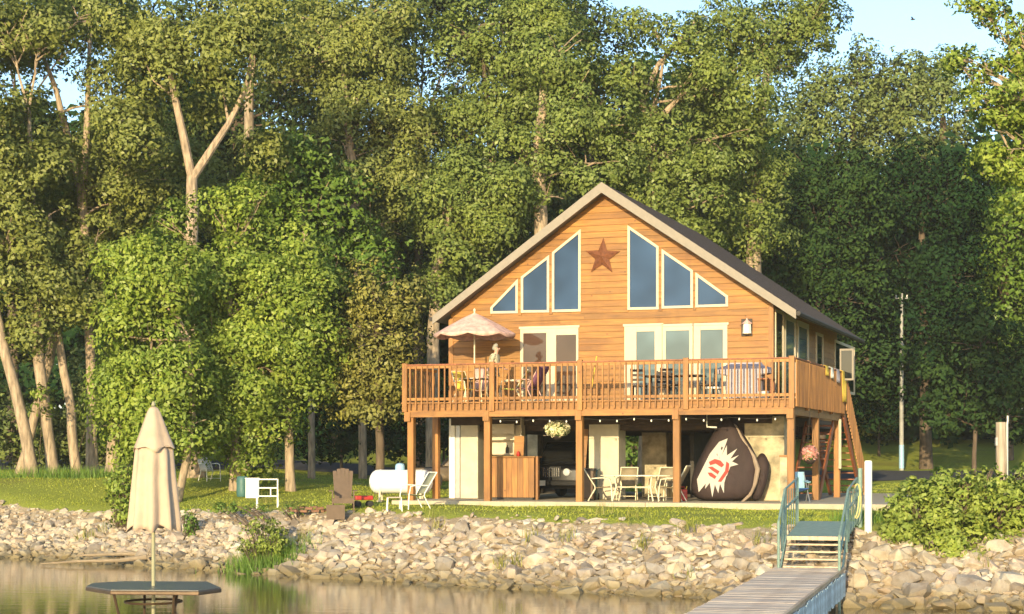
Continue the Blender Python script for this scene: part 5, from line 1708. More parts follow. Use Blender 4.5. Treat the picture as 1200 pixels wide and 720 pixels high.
# foreground table with the closed umbrella
def fore_table():
    Y = 17.0; X = -3.485; TZ = 1.73; FZ = 1.0
    t = empty('bistro_table', (X, Y, FZ), R(0), 'dark topped table holding the closed tan umbrella in the foreground', 'table')
    h = TZ - FZ
    pts = [(-.69, .42), (-.66, .0), (-.30, -.52), (.55, -.60), (.70, -.22), (.42, .62), (-.42, .68)]
    m = MB(); m.prism([(a * .985, b * .985) for a, b in pts], h - .006, h + .003, 'z'); m.build('tabletop', TTOP, t)
    m = MB(); m.prism(pts, h - .045, h - .0065, 'z'); m.build('table_edge', TEDGE, t, bevel=.008, seg=2)
    for (lx, ly) in ((-.30, -.38), (.28, -.40), (-.18, .45), (.16, .42)):
        m = MB(); m.tube([(lx, ly, h - .04), (lx * .9, ly * .8, h - .25), (lx, ly, 0.0)], .014, 8); m.build('leg', TEDGE, t)
    m = MB(); n = 32; m.tube([(.27 * math.cos(2 * PI * k / n), .30 * math.sin(2 * PI * k / n), h - .15) for k in range(n + 1)], .012, 6, cap=False); m.build('ring', TEDGE, t)
    t = empty('closed_umbrella', (X, Y, FZ), 0, 'closed tan canvas umbrella standing through the dark foreground table', 'umbrella')
    m = MB(); m.tube([(0, 0, 0.05), (0, 0, 2.44)], .019, 12); m.build('pole', POLEM, t)
    m = MB(); m.lathe([(.25, 0), (.25, .04), (.05, .08), (.035, .25)], n=20); m.build('base', TEDGE, t)
    def cloth(rows, nm, npl=11, amp=.16, ph=0):
        m = MB(); NS = 132; vs = []; fs = []
        for i, (r, z, hem) in enumerate(rows):
            tt = i / (len(rows) - 1)
            for k in range(NS):
                a = 2 * PI * k / NS
                w = math.cos(a * npl + ph + .25 * math.sin(a * 3)) * amp * (0.35 + .65 * tt)
                w2 = .05 * math.sin(a * 3 + 1.2)
                rr = r * .93 * (1 + w * .75 + w2)
                twist = .12 * (1 - tt) * math.sin(i * .9)
                vs.append((rr * math.cos(a + twist * .3), rr * math.sin(a + twist * .3), z - FZ + hem * (.5 + .5 * math.cos(a * npl / 2 + 1)) * .04 - (.02 * math.cos(a * npl + ph) if hem else 0)))
        for i in range(len(rows) - 1):
            for k in range(NS):
                k2 = (k + 1) % NS; fs.append((i * NS + k, i * NS + k2, (i + 1) * NS + k2, (i + 1) * NS + k))
        m.add(vs, fs); o = m.build(nm, TANC, t, smooth=True); o.modifiers.new('solid', 'SOLIDIFY').thickness = .004
    lower = [(.155, 3.10, 0)] + [(.19 + .068 * k / 10, 3.05 - .78 * k / 10, 0 if k < 10 else 1) for k in range(11)]
    cloth(lower, 'canopy', 9, .17)
    upper = [(.02, 3.475, 0), (.045, 3.46, 0), (.07, 3.42, 0), (.11, 3.32, 0), (.16, 3.19, 0), (.205, 3.085, 0), (.212, 3.05, 1)]
    cloth(upper, 'top_vent', 6, .08, 1.0)
    m = MB(); m.lathe([(.012, 2.47), (.022, 2.49), (.012, 2.52), (.002, 2.53)], (0, 0, 0), 10); m.build('finial', POLEM, t)
fore_table()
# plank pier carrying the table (its near side runs below the photograph)
pr = empty('pier', (-3.6, 12, 0), 0, 'timber pier under the foreground table', 'pier')
m = MB(); m.box((0, 0, 0), (4.2, .14, .035)); pk = m.build('plank', GREYWOOD, pr)
for k in range(50):
    o = pk if k == 0 else pk.copy()
    if k: COL.objects.link(o)
    o.location = (0, -.2 + k * .148, .98)
for x in (-1.9, 1.9):
    for y in (0, 3.6, 6.9):
        m = MB(); m.tube([(x, y, -1.5), (x, y, .96)], .09, 8); m.build('pile', OLDPOST, pr)
# bird
p = P(1070, 23, 120); t = MB()
t.lathe([(.01, -.18), (.05, -.08), (.06, .03), (.035, .14), (.005, .2)], n=8, axis='y')
for s in (-1, 1): t.add([(s * .03, -.06, .02), (s * .03, .08, .02), (s * .42, .02, .10), (s * .40, -.06, .10)], [(0, 1, 2, 3)])
o = t.build('bird', DARKW); o.location = p; o.rotation_euler = (0, 0, R(60)); o.modifiers.new('solid', 'SOLIDIFY').thickness = .01
tag(o, 'small dark bird flying in the open sky', 'bird')

# ------------------------------------------------------------------ trees
def clump_leaves(lobes, dens, leafsz, rclump, k, sizevar=1.0):
    """lobes: list of (centre, (rx, ry, rz)); leaves gathered in clumps near the surface of the lobes"""
    C_, O_, SZ_ = [], [], []
    for (c, r) in lobes:
        c = np.array(c); r = np.array(r)
        area = (r[0] * r[1] + r[1] * r[2] + r[0] * r[2]) / 3 * 12.56
        n = max(4, int(area * dens))
        d = unit(rng.normal(size=(n, 3)))
        rad = rng.uniform(0.35, 1.15, n) ** 0.65
        pos = c + d * rad[:, None] * r
        C_.append(pos); O_.append(d)
        SZ_.append(rclump * rng.uniform(0.45, 1.35, n))
        # ragged sprigs standing out of the lobe
        n2 = int(n * 0.6)
        d = unit(rng.normal(size=(n2, 3)))
        pos = c + d * rng.uniform(1.05, 1.42, n2)[:, None] * r
        C_.append(pos); O_.append(d); SZ_.append(rclump * rng.uniform(0.22, 0.5, n2))
    pos = np.concatenate(C_); out = np.concatenate(O_)
    n = len(pos)
    rc = np.concatenate(SZ_)
    kk = np.maximum(6, (k * (rc / rclump) ** 2).astype(int))
    idx = np.repeat(np.arange(n), kk)
    M = len(idx)
    d = unit(rng.normal(size=(M, 3)))
    rr = rng.uniform(0.15, 1.0, M) ** 0.5
    off = d * (rr * rc[idx])[:, None] * np.array([1.1, 1.1, 0.85])
    # clumps droop a little
    off[:, 2] -= 0.25 * rc[idx] * (rr ** 2)
    cen = pos[idx] + off
    o = unit(out[idx] * 0.45 + d * 0.85 + np.array([0, 0, 0.2]))
    return leaf_quads(cen, leafsz * sizevar, o)

def limb(mb, a, b, r0, r1, n=6, seg=5, wob=.12):
    a = Vector(a); b = Vector(b); L = (b - a).length
    pts = []; rs = []
    for i in range(seg + 1):
        t = i / seg
        w = math.sin(t * PI) * wob * L * .3
        pts.append(a.lerp(b, t) + Vector((random.uniform(-w, w), random.uniform(-w, w), random.uniform(-w, w) + w * .5)))
        rs.append(r0 + (r1 - r0) * t)
    mb.tube(pts, rs, n, cap=False)
    return pts

TREE_TRIS = 0
def tree(name, Y, trunk, lobes, label, leaf, bark, dens=.50, leafsz=.135, rc=.88, k=340, group=None, limbs=(), nb=7, ext=True, dy=None, cat='tree', auto=True):
    """trunk: list of (px, py, radius m); lobes: (px, py, rpx, rpy[, dY]) ; all turned into metres at distance Y"""
    global TREE_TRIS
    s = Y / F
    bx = P(trunk[0][0], trunk[0][1], Y)
    zb = gz(bx.x, Y)
    root = empty(name, (bx.x, Y, zb), 0, label, cat, group)
    def L(px_, py_, d=0.0):
        p = P(px_, py_, Y)
        return Vector((p.x - bx.x, d, p.z - zb))
    mb = MB()
    pts = [L(a, b) for a, b, r in trunk]; rs = [r for a, b, r in trunk]
    pts[0].z = -0.3
    if pts[1].z < .3: pts[1].z = .6
    # densify
    P2, R2 = [], []
    for i in range(len(pts) - 1):
        for j in range(4):
            t = j / 4; p = pts[i].lerp(pts[i + 1], t); P2.append(p + Vector((random.uniform(-1, 1) * rs[i] * .12, random.uniform(-1, 1) * rs[i] * .12, 0))); R2.append(rs[i] + (rs[i + 1] - rs[i]) * t)
    P2.append(pts[-1]); R2.append(rs[-1])
    R2[0] *= 1.3; R2[1] *= 1.1
    mb.tube(P2, R2, 10)
    for lm in limbs:
        q = [L(a, b, (lm[i][3] if len(lm[i]) > 3 else 0)) for i, (a, b, *_) in enumerate(lm)]
        r = [x[2] for x in lm]
        mb.tube(q, r, 8)
    lb = []
    for l in lobes:
        px_, py_, rx, ry = l[:4]; d = l[4] if len(l) > 4 else 0
        c = L(px_, py_, d); c.x *= 1; 
        lb.append((tuple(c), (rx * s, (rx + ry) * .5 * s * .9, ry * s)))
    # limbs to the lobes
    top = P2[len(P2) // 2:]
    for c, r in lb:
        c = Vector(c)
        if not auto: break
        base = min(P2[max(1, len(P2) // 3):], key=lambda p: (p - c).length + max(0, p.z - c.z) * 2)
        limb(mb, base, c, min(.06, r[0] * .03 + .015), .015)
        for _ in range(nb):
            d = Vector((random.gauss(0, 1), random.gauss(0, 1), random.gauss(0, .8))).normalized()
            e = c + Vector((d.x * r[0], d.y * r[1], d.z * r[2])) * .85
            limb(mb, base.lerp(c, random.uniform(.4, 1)), e, .035, .012, 4, 4)
    mb.build('trunk', bark, root, smooth=True)
    q = clump_leaves(lb, dens, leafsz, rc, k)
    TREE_TRIS += len(q) * 2
    quads_obj('crown', q, 4, leaf, root)
    return root

# -- left cottonwoods
tree('cottonwood_tree', 66, [(40, 562, .24), (26, 490, .22), (8, 420, .19), (-6, 370, .22), (-20, 260, .17), (-30, 150, .1)], [(-45, 260, 60, 55), (-20, 180, 60, 55), (15, 285, 45, 45), (-50, 120, 60, 60), (10, 330, 30, 30), (-60, 340, 40, 40)], 'pale trunked cottonwood leaning left out of the photo edge', L_olive, BARK)
tree('cottonwood_tree', 71, [(22, 556, .2), (40, 490, .18), (57, 425, .20), (72, 330, .16), (80, 230, .1)], [(75, 250, 45, 50), (100, 200, 40, 40), (60, 310, 35, 30)], 'cottonwood leaning right behind the leftmost trunk', L_olive, BARK)
tree('cottonwood_tree', 67, [(63, 560, .23), (53, 480, .2), (45, 420, .22), (42, 340, .18), (38, 240, .12), (34, 130, .07)], [(20, 205, 55, 45), (50, 310, 38, 38), (35, 265, 50, 40), (5, 130, 45, 40), (48, 30, 50, 30), (5, 25, 50, 40), (40, 375, 26, 26)], 'straight cottonwood second from the left lawn edge', L_olive, BARK)
tree('cottonwood_tree', 68, [(90, 558, .2), (83, 480, .18), (68, 395, .15), (60, 320, .14), (58, 250, .08)], [(95, 345, 36, 30), (60, 350, 30, 25), (115, 290, 40, 40)], 'slim cottonwood curving left between two straight trunks', L_olive, BARK)
tree('cottonwood_tree', 69.5, [(108, 560, .23), (108, 460, .2), (103, 340, .18), (96, 225, .20), (80, 165, .15), (64, 100, .1), (40, 40, .07)], [(135, 235, 45, 45), (100, 300, 45, 40), (140, 110, 38, 50), (70, 165, 25, 25), (165, 200, 40, 45), (20, 60, 30, 28), (115, 15, 40, 25)], 'tall cottonwood with forked pale limbs right of the left trunks', L_olive, BARK,
     limbs=[[(97, 225, .17), (101, 165, .13), (104, 90, .1), (106, 20, .07)]])
tree('cottonwood_tree', 76, [(131, 548, .28), (134, 500, .25), (138, 400, .26), (146, 260, .2), (150, 140, .12)], [(150, 330, 50, 45), (160, 260, 45, 45), (185, 170, 45, 45), (170, 400, 40, 40), (165, 60, 45, 35)], 'thick trunked cottonwood standing back behind the tall forked one', L_olive, BARK)
tree('cottonwood_tree', 65.5, [(228, 560, .36), (226, 420, .32), (224, 290, .27), (225, 207, .2)], [(190, 80, 42, 45), (225, 40, 50, 40), (160, 150, 35, 35), (265, 60, 50, 42), (150, 20, 40, 30), (230, 120, 22, 22, 3), (310, 25, 45, 35), (300, 150, 26, 24, 2.5)], 'cottonwood with a bare pale Y shaped fork above the maple', L_olive, BARK, auto=False,
     limbs=[[(225, 210, .17), (216, 165, .16), (205, 115, .13), (197, 75, .10), (188, 20, .06)], [(225, 210, .17), (246, 178, .15), (268, 145, .12), (288, 105, .10), (298, 50, .07)], [(268, 145, .06), (262, 110, .04), (250, 80, .02)], [(205, 115, .05), (180, 95, .03), (165, 60, .02)]])
tree('cottonwood_tree', 80, [(286, 552, .22), (288, 350, .3), (290, 200, .26), (293, 100, .2), (300, 30, .12)], [(340, 50, 55, 45), (380, 20, 45, 35), (330, 200, 45, 45), (255, 230, 40, 40), (395, 90, 42, 40), (290, 20, 40, 30)], 'straight cottonwood seen through the fork of the Y shaped one', L_olive, BARK)
tree('cottonwood_tree', 77, [(425, 560, .16), (424, 400, .2), (418, 250, .25), (405, 120, .16), (400, 30, .1)], [(400, 165, 48, 40), (445, 195, 45, 45), (470, 130, 40, 40), (430, 120, 45, 40), (395, 60, 55, 45), (440, 50, 40, 38), (480, 190, 35, 50), (440, 260, 40, 40), (450, 15, 35, 25), (495, 160, 25, 30)], 'broad olive cottonwood between the maple and the dark gap', L_olive, BARK)
# -- bright maples and the shrubby trees in front
tree('maple_tree', 60, [(277, 562, .22), (276, 520, .19), (272, 420, .14), (268, 320, .08)], [(266, 316, 50, 48), (300, 350, 62, 60), (245, 395, 60, 55), (310, 430, 55, 55), (270, 480, 48, 42), (340, 390, 42, 55), (310, 505, 30, 22), (285, 530, 22, 16), (255, 445, 60, 50), (235, 505, 45, 25), (330, 345, 40, 50), (280, 262, 30, 30), (262, 240, 22, 20), (300, 232, 22, 18), (200, 262, 22, 22)], 'bright yellow green maple in front of the white box', L_maple, BARK, dens=1.0, leafsz=.12, rc=.72, k=230)
tree('maple_tree', 57, [(205, 572, .15), (219, 536, .12), (226, 490, .1), (222, 400, .07)], [(185, 330, 45, 50), (165, 400, 45, 50), (200, 440, 50, 50), (170, 470, 45, 40), (210, 500, 40, 30), (140, 370, 28, 35), (180, 306, 30, 30), (145, 440, 32, 45), (185, 510, 40, 26), (155, 310, 30, 35), (140, 500, 26, 24)], 'bright maple with a slanting stem right of the closed umbrella', L_maple, BARK, dens=1.0, leafsz=.12, rc=.72, k=230)
tree('maple_tree', 60.5, [(341, 562, .17), (338, 500, .15), (338, 420, .12), (345, 300, .07)], [(362, 335, 40, 42), (372, 400, 36, 40), (355, 285, 30, 30), (350, 445, 34, 24)], 'maple on a single reddish stem right of the white box', L_maple, BARK, dens=1.0, leafsz=.12, rc=.72, k=230)
tree('ash_tree', 70, [(365, 556, .13), (366, 420, .14), (360, 300, .13), (352, 230, .08)], [(345, 215, 50, 50), (385, 245, 45, 48), (330, 190, 35, 35), (400, 300, 45, 45), (310, 240, 35, 40), (440, 310, 35, 40)], 'rich green rounded ash rising behind the maples', L_green, BARK, dens=1.9, leafsz=.16, rc=.5, k=55)
tree('cedar_tree', 61.5, [(445, 560, .17), (445, 500, .15), (442, 400, .11), (436, 320, .06)], [(435, 340, 36, 36), (460, 385, 36, 34), (420, 395, 36, 34), (445, 435, 46, 28), (412, 455, 36, 26), (472, 345, 22, 30), (430, 482, 46, 16), (470, 450, 28, 22)], 'brownish olive tree between the maples and the house', L_tan, BARKD, dens=1.6, leafsz=.11, rc=.5, k=110)
# -- cottonwoods behind the house
tree('cottonwood_tree', 73, [(507, 560, .3), (508, 400, .27), (512, 320, .22), (522, 270, .12), (530, 235, .06)], [(520, 245, 38, 45), (555, 225, 45, 42), (540, 295, 40, 35), (585, 235, 30, 45), (560, 270, 30, 30), (520, 340, 18, 35)], 'leafy cottonwood left of the house ridge', L_cotton, BARK)
tree('cottonwood_tree', 78, [(578, 560, .34), (578, 300, .26), (576, 180, .2), (570, 110, .12), (562, 30, .06)], [(600, 50, 45, 50), (640, 30, 45, 40), (585, 110, 30, 45), (545, 40, 32, 40), (630, 100, 45, 45), (540, 150, 28, 35)], 'cottonwood with a dark bare stem left above the house', L_cotton, BARKD)
tree('cottonwood_tree', 74, [(640, 560, .36), (636, 300, .32), (630, 180, .26), (640, 80, .15)], [(660, 155, 50, 45), (700, 190, 45, 40), (690, 110, 45, 45), (610, 180, 32, 40), (655, 60, 40, 40), (640, 230, 35, 25), (720, 150, 35, 35)], 'cottonwood with a pale trunk right behind the house ridge', L_cotton, BARK)
tree('cottonwood_tree', 76, [(760, 560, .42), (765, 300, .38), (762, 150, .26), (768, 120, .1), (780, 60, .05)], [(790, 180, 52, 45), (750, 230, 45, 40), (845, 160, 48, 50), (820, 240, 50, 40), (870, 110, 45, 45), (800, 290, 45, 35), (770, 145, 34, 28), (760, 25, 35, 20), (735, 100, 30, 25, -1), (800, 60, 26, 24, -1.5), (830, 100, 36, 30, -1)], 'broad cottonwood above the right roof slope', L_cotton, BARK,
     limbs=[[(763, 155, .2), (752, 120, .15), (772, 75, .11), (795, 50, .08), (815, 25, .05)], [(763, 150, .16), (800, 110, .1), (850, 70, .06)]])
tree('cottonwood_tree', 79, [(880, 560, .4), (884, 300, .35), (890, 150, .25), (900, 70, .15)], [(880, 50, 45, 45), (920, 20, 45, 38), (960, 22, 34, 28), (840, 30, 32, 30), (915, 75, 24, 22), (890, 200, 40, 50), (880, 270, 40, 40)], 'tall cottonwood whose crown ends against the open sky', L_cotton, BARK)
# -- distant and dark trees to the right
for i, (a, b, r, lb) in enumerate(((955, 135, 38, 'leftmost of the distant olive trees under the open sky'), (1000, 110, 42, 'second distant olive tree under the open sky'), (1052, 112, 42, 'third distant olive tree under the open sky'), (1105, 118, 40, 'distant olive tree beside the bright right hand crown'))):
    tree('distant_tree', 108, [(a, 520, .35), (a, 300, .3), (a, b + 20, .18)], [(a, b, r, r * 1.1), (a - 12, b + 80, r * 1.2, r * 1.2), (a + 15, b + 165, r * 1.2, r * 1.1), (a + 6, b - 28, r * .5, r * .7)], lb, L_mid, BARKD, dens=.55, leafsz=.19, rc=.95, k=130, group='distant olive trees')
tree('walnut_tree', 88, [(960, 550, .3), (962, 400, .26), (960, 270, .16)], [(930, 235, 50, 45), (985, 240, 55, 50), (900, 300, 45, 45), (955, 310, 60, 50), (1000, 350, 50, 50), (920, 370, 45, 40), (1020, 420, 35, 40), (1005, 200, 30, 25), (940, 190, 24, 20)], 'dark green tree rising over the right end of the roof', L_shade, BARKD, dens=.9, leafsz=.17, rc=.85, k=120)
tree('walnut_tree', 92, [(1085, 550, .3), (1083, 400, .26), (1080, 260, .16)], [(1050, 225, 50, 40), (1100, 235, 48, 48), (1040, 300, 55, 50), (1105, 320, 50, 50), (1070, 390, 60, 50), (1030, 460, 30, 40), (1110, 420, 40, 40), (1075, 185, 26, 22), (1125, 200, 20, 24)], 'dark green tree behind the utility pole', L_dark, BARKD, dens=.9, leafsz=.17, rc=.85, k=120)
tree('young_tree', 84, [(1141, 556, .11), (1143, 500, .1), (1146, 430, .06)], [(1130, 450, 55, 40), (1175, 440, 45, 45), (1110, 485, 40, 22), (1180, 490, 40, 22), (1150, 395, 45, 35)], 'small dark spreading tree right of the utility pole', L_shade, BARKD, dens=1.5, leafsz=.17, rc=.5, k=60)
tree('elm_tree', 96, [(1180, 548, .3), (1180, 400, .26), (1175, 260, .16)], [(1160, 290, 40, 45), (1195, 260, 50, 50), (1175, 350, 50, 50), (1220, 330, 50, 60), (1190, 410, 40, 40), (1240, 230, 50, 60)], 'half lit green tree at the right photo edge', L_green, BARKD, dens=1.2, leafsz=.2, rc=.7, k=55)
tree('locust_tree', 56, [(1262, 570, .24), (1255, 400, .2), (1240, 250, .15), (1225, 120, .09)], [(1195, 165, 40, 32), (1160, 125, 35, 22), (1185, 75, 24, 12), (1130, 70, 24, 12), (1205, 205, 28, 18), (1240, 130, 45, 50), (1150, 8, 34, 11), (1192, 30, 30, 14), (1260, 50, 45, 45), (1145, 92, 18, 10), (1185, 120, 45, 26, -.5), (1172, 190, 36, 22), (1200, 60, 22, 16), (1195, 235, 26, 20)], 'near tree reaching bright green boughs in at the top right', L_maple, BARK, dens=3.0, leafsz=.12, rc=.36, k=60,
     limbs=[[(1235, 230, .08), (1190, 190, .045), (1150, 110, .02), (1110, 55, .01)], [(1230, 150, .06), (1190, 60, .03), (1130, 8, .012)]])
for i, (a, Y, tops, lb) in enumerate((
    (15, 86, [(10, 30, 50, 45), (60, 25, 45, 35), (110, 5, 50, 30), (20, -20, 70, 30), (30, 140, 40, 40), (-20, 200, 50, 45), (25, 220, 45, 45)], 'darker tree filling the wood behind the leftmost trunks'),
    (150, 88, [(150, 40, 45, 40), (120, 180, 40, 45), (190, 230, 50, 45), (140, 280, 50, 45), (235, 170, 35, 35), (230, 10, 50, 25), (190, 120, 40, 40), (90, 20, 30, 30)], 'darker tree between the forked cottonwood and the Y shaped one'),
    (270, 90, [(255, 150, 40, 30), (350, 140, 40, 35), (330, 20, 50, 30), (365, 190, 40, 40), (285, 250, 50, 40), (410, 240, 40, 40), (430, 20, 40, 30), (300, 90, 40, 40), (450, 60, 35, 40), (380, 100, 40, 40)], 'darker tree behind the rich green ash'),
    (490, 92, [(470, 240, 45, 50), (520, 130, 30, 35), (500, 320, 50, 40), (560, 330, 50, 35), (575, 60, 40, 40), (540, 200, 45, 45), (460, 90, 25, 30), (500, 10, 45, 26), (535, 60, 35, 40), (480, -15, 50, 25), (560, 5, 45, 28)], 'darker tree filling the gap left of the house'),
    (690, 94, [(650, 230, 50, 45), (710, 240, 50, 45), (740, 110, 28, 30), (690, 30, 22, 30), (780, 230, 50, 50), (610, 250, 50, 45), (840, 300, 45, 40), (735, 180, 40, 40), (690, 80, 30, 40), (735, 60, 14, 26), (650, -5, 55, 28), (600, 5, 45, 28)], 'darker tree filling the wood behind the roof'),
    (850, 96, [(860, 200, 50, 45), (910, 150, 35, 35), (830, 90, 28, 30), (900, 230, 45, 40), (800, 120, 25, 25)], 'darker tree between the roof and the open sky'))):
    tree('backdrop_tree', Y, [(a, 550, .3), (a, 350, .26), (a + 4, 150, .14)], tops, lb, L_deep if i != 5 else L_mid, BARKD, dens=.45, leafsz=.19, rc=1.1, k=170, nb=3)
# trees beside the frame, so the wood carries on past its edges
tree('cottonwood_tree', 68, [(-140, 560, .35), (-145, 400, .3), (-150, 200, .18)], [(-150, 300, 90, 80), (-120, 170, 90, 80), (-190, 100, 90, 80), (-100, 40, 70, 60)], 'cottonwood beyond the left edge of the lawn', L_olive, BARK, dens=.8, leafsz=.25, k=40, nb=2)
tree('cottonwood_tree', 90, [(1330, 560, .35), (1330, 400, .3), (1330, 200, .18)], [(1320, 400, 80, 70), (1340, 280, 90, 80), (1330, 160, 80, 70)], 'tree beyond the right edge of the lawn', L_mid, BARKD, dens=.8, leafsz=.25, k=40, nb=2)

# understorey shrubs along the foot of the wood
ul = ['low bushes behind the leftmost trunks', 'low bushes behind the left group of trunks', 'low bushes behind the maples', 'dark bush below the brownish tree', 'dark bush left of the house posts', 'bush beyond the carport', 'lit yellow bush left of the utility pole']
for i, (a, b, rx, ry, Y, mt) in enumerate(((20, 500, 55, 55, 82, L_mid), (110, 480, 50, 70, 84, L_mid), (190, 470, 60, 70, 80, L_dark), (400, 500, 75, 38, 79, L_dark), (520, 480, 55, 60, 88, L_dark), (740, 520, 80, 30, 90, L_green), (1030, 478, 26, 30, 98, L_tan))):
    tree('woodland_shrub', Y, [(a, b + ry, .08), (a, b + ry * .5, .06), (a, b, .03)], [(a, b, rx, ry), (a + rx * .6, b + ry * .35, rx * .6, ry * .6), (a - rx * .6, b + ry * .3, rx * .6, ry * .6)], ul[i], mt, BARKD, dens=1.4, leafsz=.17, rc=.5, k=45, nb=2, cat='bush', group='low bushes along the foot of the wood')

# the far wood behind everything
def far_wood():
    n = 230000
    X = np.where(rng.uniform(0, 1, n) < .8, rng.uniform(-42, 42, n), rng.uniform(-80, 80, n))
    Yb = rng.uniform(102, 128, n)
    # ragged top line
    top = 19.5 + 3.0 * np.sin(X * .23) + 2.0 * np.sin(X * .61 + 1) + 1.2 * np.sin(X * 1.7)
    px_ = 600 + F * X / Yb
    top = np.where((px_ > 880) & (px_ < 1180), 17.0 + 1.5 * np.sin(X * .5), top)
    top = np.where(px_ < 470, top * .95, top)
    g = ground_z(X, Yb)
    Z = g + rng.uniform(0.0, 1, n) ** .9 * top
    # lumpy: snap towards clump centres
    c = np.stack([X, Yb, Z], -1)
    cc = np.round(c / 2.6) * 2.6 + np.sin(c * 12.9) * .0
    c = c * .55 + cc * .45 + rng.normal(size=c.shape) * .35
    c[:, 2] = np.maximum(c[:, 2], g)
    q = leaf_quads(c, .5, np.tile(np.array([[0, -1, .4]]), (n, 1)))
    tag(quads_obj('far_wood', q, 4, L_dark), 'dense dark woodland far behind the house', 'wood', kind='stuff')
far_wood()

# ------------------------------------------------------------------ plants on the bank
def shrub(name, px_, py_, Y, lobes, leaf, label, leafsz=.075, dens=9, rc=.2, k=34, stems=14, cat='bush'):
    s = Y / F; p = P(px_, py_, Y); z = gz(p.x, Y)
    root = empty(name, (p.x, Y, z), 0, label, cat)
    lb = []
    mb = MB()
    for (a, b, rx, ry, d) in lobes:
        q = P(a, b, Y); c = Vector((q.x - p.x, d, q.z - z)); lb.append((tuple(c), (rx * s, (rx + ry) * .45 * s, ry * s)))
        for _ in range(stems):
            dd = Vector((random.gauss(0, 1), random.gauss(0, 1), abs(random.gauss(0, 1)))).normalized()
            e = c + Vector((dd.x * rx * s, dd.y * rx * s, dd.z * ry * s)) * .8
            gx = (c.x + e.x) * .25; limb(mb, (gx, d * .4, -.1 if abs(gx) < 1 else gz(p.x + gx, Y) - z - .1), e, .016, .006, 4, 4)
    mb.build('stems', BARKD, root)
    quads_obj('foliage', clump_leaves(lb, dens, leafsz, rc, k), 4, leaf, root)
shrub('bank_bush', 1120, 650, 38.0, [(1085, 606, 38, 36, 0), (1130, 596, 42, 34, .4), (1120, 578, 24, 14, .6), (1190, 578, 26, 16, .6), (1060, 598, 20, 18, .2), (1170, 605, 42, 40, .2), (1120, 640, 50, 32, -.5), (1170, 650, 36, 26, -.3), (1075, 580, 9, 15, .4), (1112, 566, 10, 14, .5), (1145, 568, 10, 13, .5), (1172, 560, 11, 15, .5), (1205, 562, 12, 15, .5), (1052, 592, 9, 12, .2), (1128, 572, 9, 12, -.2), (1095, 572, 9, 14, -.2), (1065, 625, 26, 20, .3), (1205, 600, 34, 36, 0), (1090, 585, 22, 18, .5), (1160, 582, 26, 16, .5), (1215, 640, 36, 30, -.2), (1140, 665, 26, 14, -.8)], L_bush, 'big leafy yellow green bush over the rocks on the right', dens=9, leafsz=.085, rc=.24, k=60)
shrub('weed_clump', 308, 640, 46.2, [(308, 628, 26, 18, 0), (295, 640, 18, 10, -.2), (322, 636, 18, 12, -.2), (306, 615, 16, 8, .4)], L_bush, 'clump of tall green weeds growing on the rock bank', leafsz=.06, dens=16, rc=.13, k=26, cat='weeds')
shrub('bank_bush', 142, 605, 53.5, [(142, 590, 17, 22, 0), (138, 570, 12, 16, 0), (150, 602, 12, 12, 0), (148, 552, 8, 10, 0)], L_maple, 'small bright shrub left of the closed umbrella', leafsz=.09, dens=10, rc=.22)
shrub('weed_clump', 222, 622, 50.5, [(220, 612, 12, 12, 0), (226, 622, 9, 8, 0)], L_weed, 'small weeds at the lower right of the closed umbrella', leafsz=.06, dens=14, rc=.14, cat='weeds')
shrub('weed_clump', 350, 600, 49, [(345, 597, 22, 5, 0), (270, 596, 40, 5, 1.0)], L_weed, 'straggling weeds along the top of the bank', leafsz=.05, dens=9, rc=.12, cat='weeds')
shrub('vine', 42, 430, 66.3, [(120, 480, 20, 14, 0), (48, 465, 14, 14, 0), (150, 530, 22, 18, 0)], L_maple, 'leafy saplings between the left cottonwood trunks', leafsz=.12, dens=3, rc=.35, stems=1)
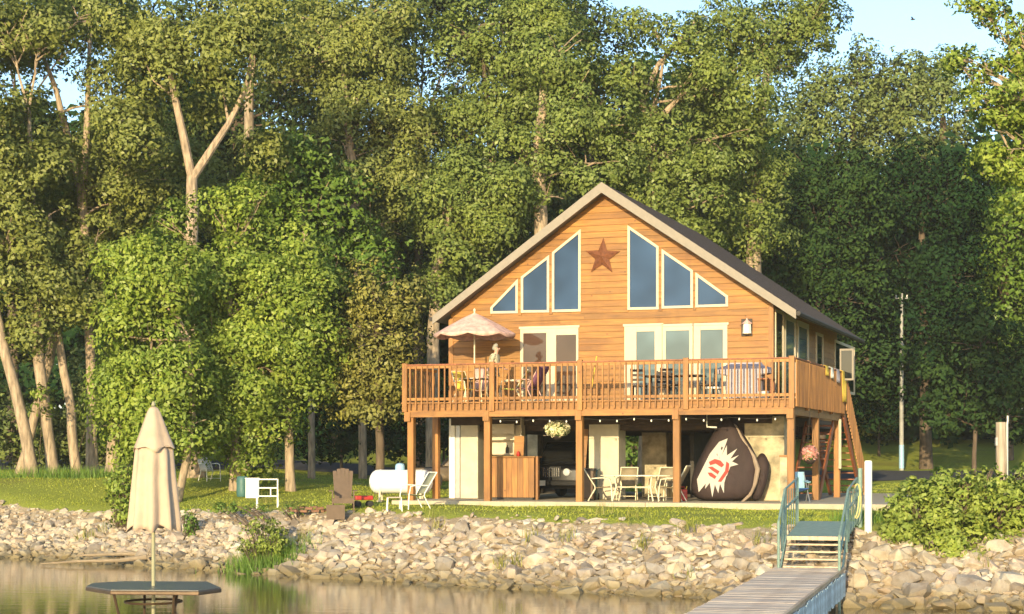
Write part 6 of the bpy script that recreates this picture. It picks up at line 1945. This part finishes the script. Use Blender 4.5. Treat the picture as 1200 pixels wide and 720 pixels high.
# tall blades in the weed clump
def blades(px_, py_, Y, rpx, n, h, label):
    p = P(px_, py_, Y); X = p.x + rng.normal(size=n) * rpx / F * Y * .5; Yy = Y + rng.normal(size=n) * .35
    Z = ground_z(X, Yy); an = rng.uniform(0, PI, n); w = .012
    c = np.stack([X, Yy, Z], -1); dx = np.stack([np.cos(an) * w, np.sin(an) * w, 0 * an], -1)
    tip = c + np.stack([rng.normal(size=n) * .12, rng.normal(size=n) * .12, rng.uniform(.5, 1, n) * h], -1)
    tag(quads_obj('tall_grass', np.stack([c - dx, c + dx, tip], 1), 3, L_weed), label, 'grass', kind='stuff')
blades(308, 630, 46.2, 42, 1500, .62, 'tuft of tall grass in the weeds on the rock bank')
def bank_weeds():
    X, Y = [], []
    for _ in range(95):
        x0 = random.uniform(-17, 12); y0 = random.uniform(36, 55)
        d = float(shore_d(np.array([x0]), np.array([y0]))[0])
        if not 0.6 < d < 3.9: continue
        m = random.randint(12, 45)
        X += [x0 + random.gauss(0, .14) for _ in range(m)]; Y += [y0 + random.gauss(0, .14) for _ in range(m)]
    X = np.array(X); Y = np.array(Y); n = len(X)
    Z = ground_z(X, Y) + .12; an = rng.uniform(0, PI, n); w = .011
    c = np.stack([X, Y, Z], -1); dx = np.stack([np.cos(an) * w, np.sin(an) * w, 0 * an], -1)
    tip = c + np.stack([rng.normal(size=n) * .08, rng.normal(size=n) * .08, rng.uniform(.15, .42, n)], -1)
    tag(quads_obj('bank_weeds', np.stack([c - dx, c + dx, tip], 1), 3, L_tan), 'sparse dry weeds sprouting between the bank rocks', 'weeds', kind='stuff')
bank_weeds()
blades(75, 560, 65.5, 130, 1500, .55, 'tall unmown grass round the left cottonwood trunks')
blades(1010, 600, 40.5, 30, 500, .4, 'tall grass tuft behind the white post')
print('tree tris', TREE_TRIS)
tot = sum(len(o.data.polygons) for o in scene.objects if o.type == 'MESH')
print('faces', tot, 'objects', len(scene.objects))

# ------------------------------------------------------------------ warm evening air
hm, ht, hout = nt('evening_haze')
pv = N(ht, 'ShaderNodeVolumePrincipled')
pv.inputs['Color'].default_value = (0.92, 0.95, 0.90, 1)
pv.inputs['Density'].default_value = 0.0003
pv.inputs['Anisotropy'].default_value = 0.0
lk(ht, pv.outputs[0], hout.inputs['Volume'])
m = MB(); m.box2((-1700, -400, -4.0), (1700, 2200, 42.0))
hz_o = m.build('haze', hm)
tag(hz_o, kind='stuff', label='thin warm evening haze filling the air over the pond')
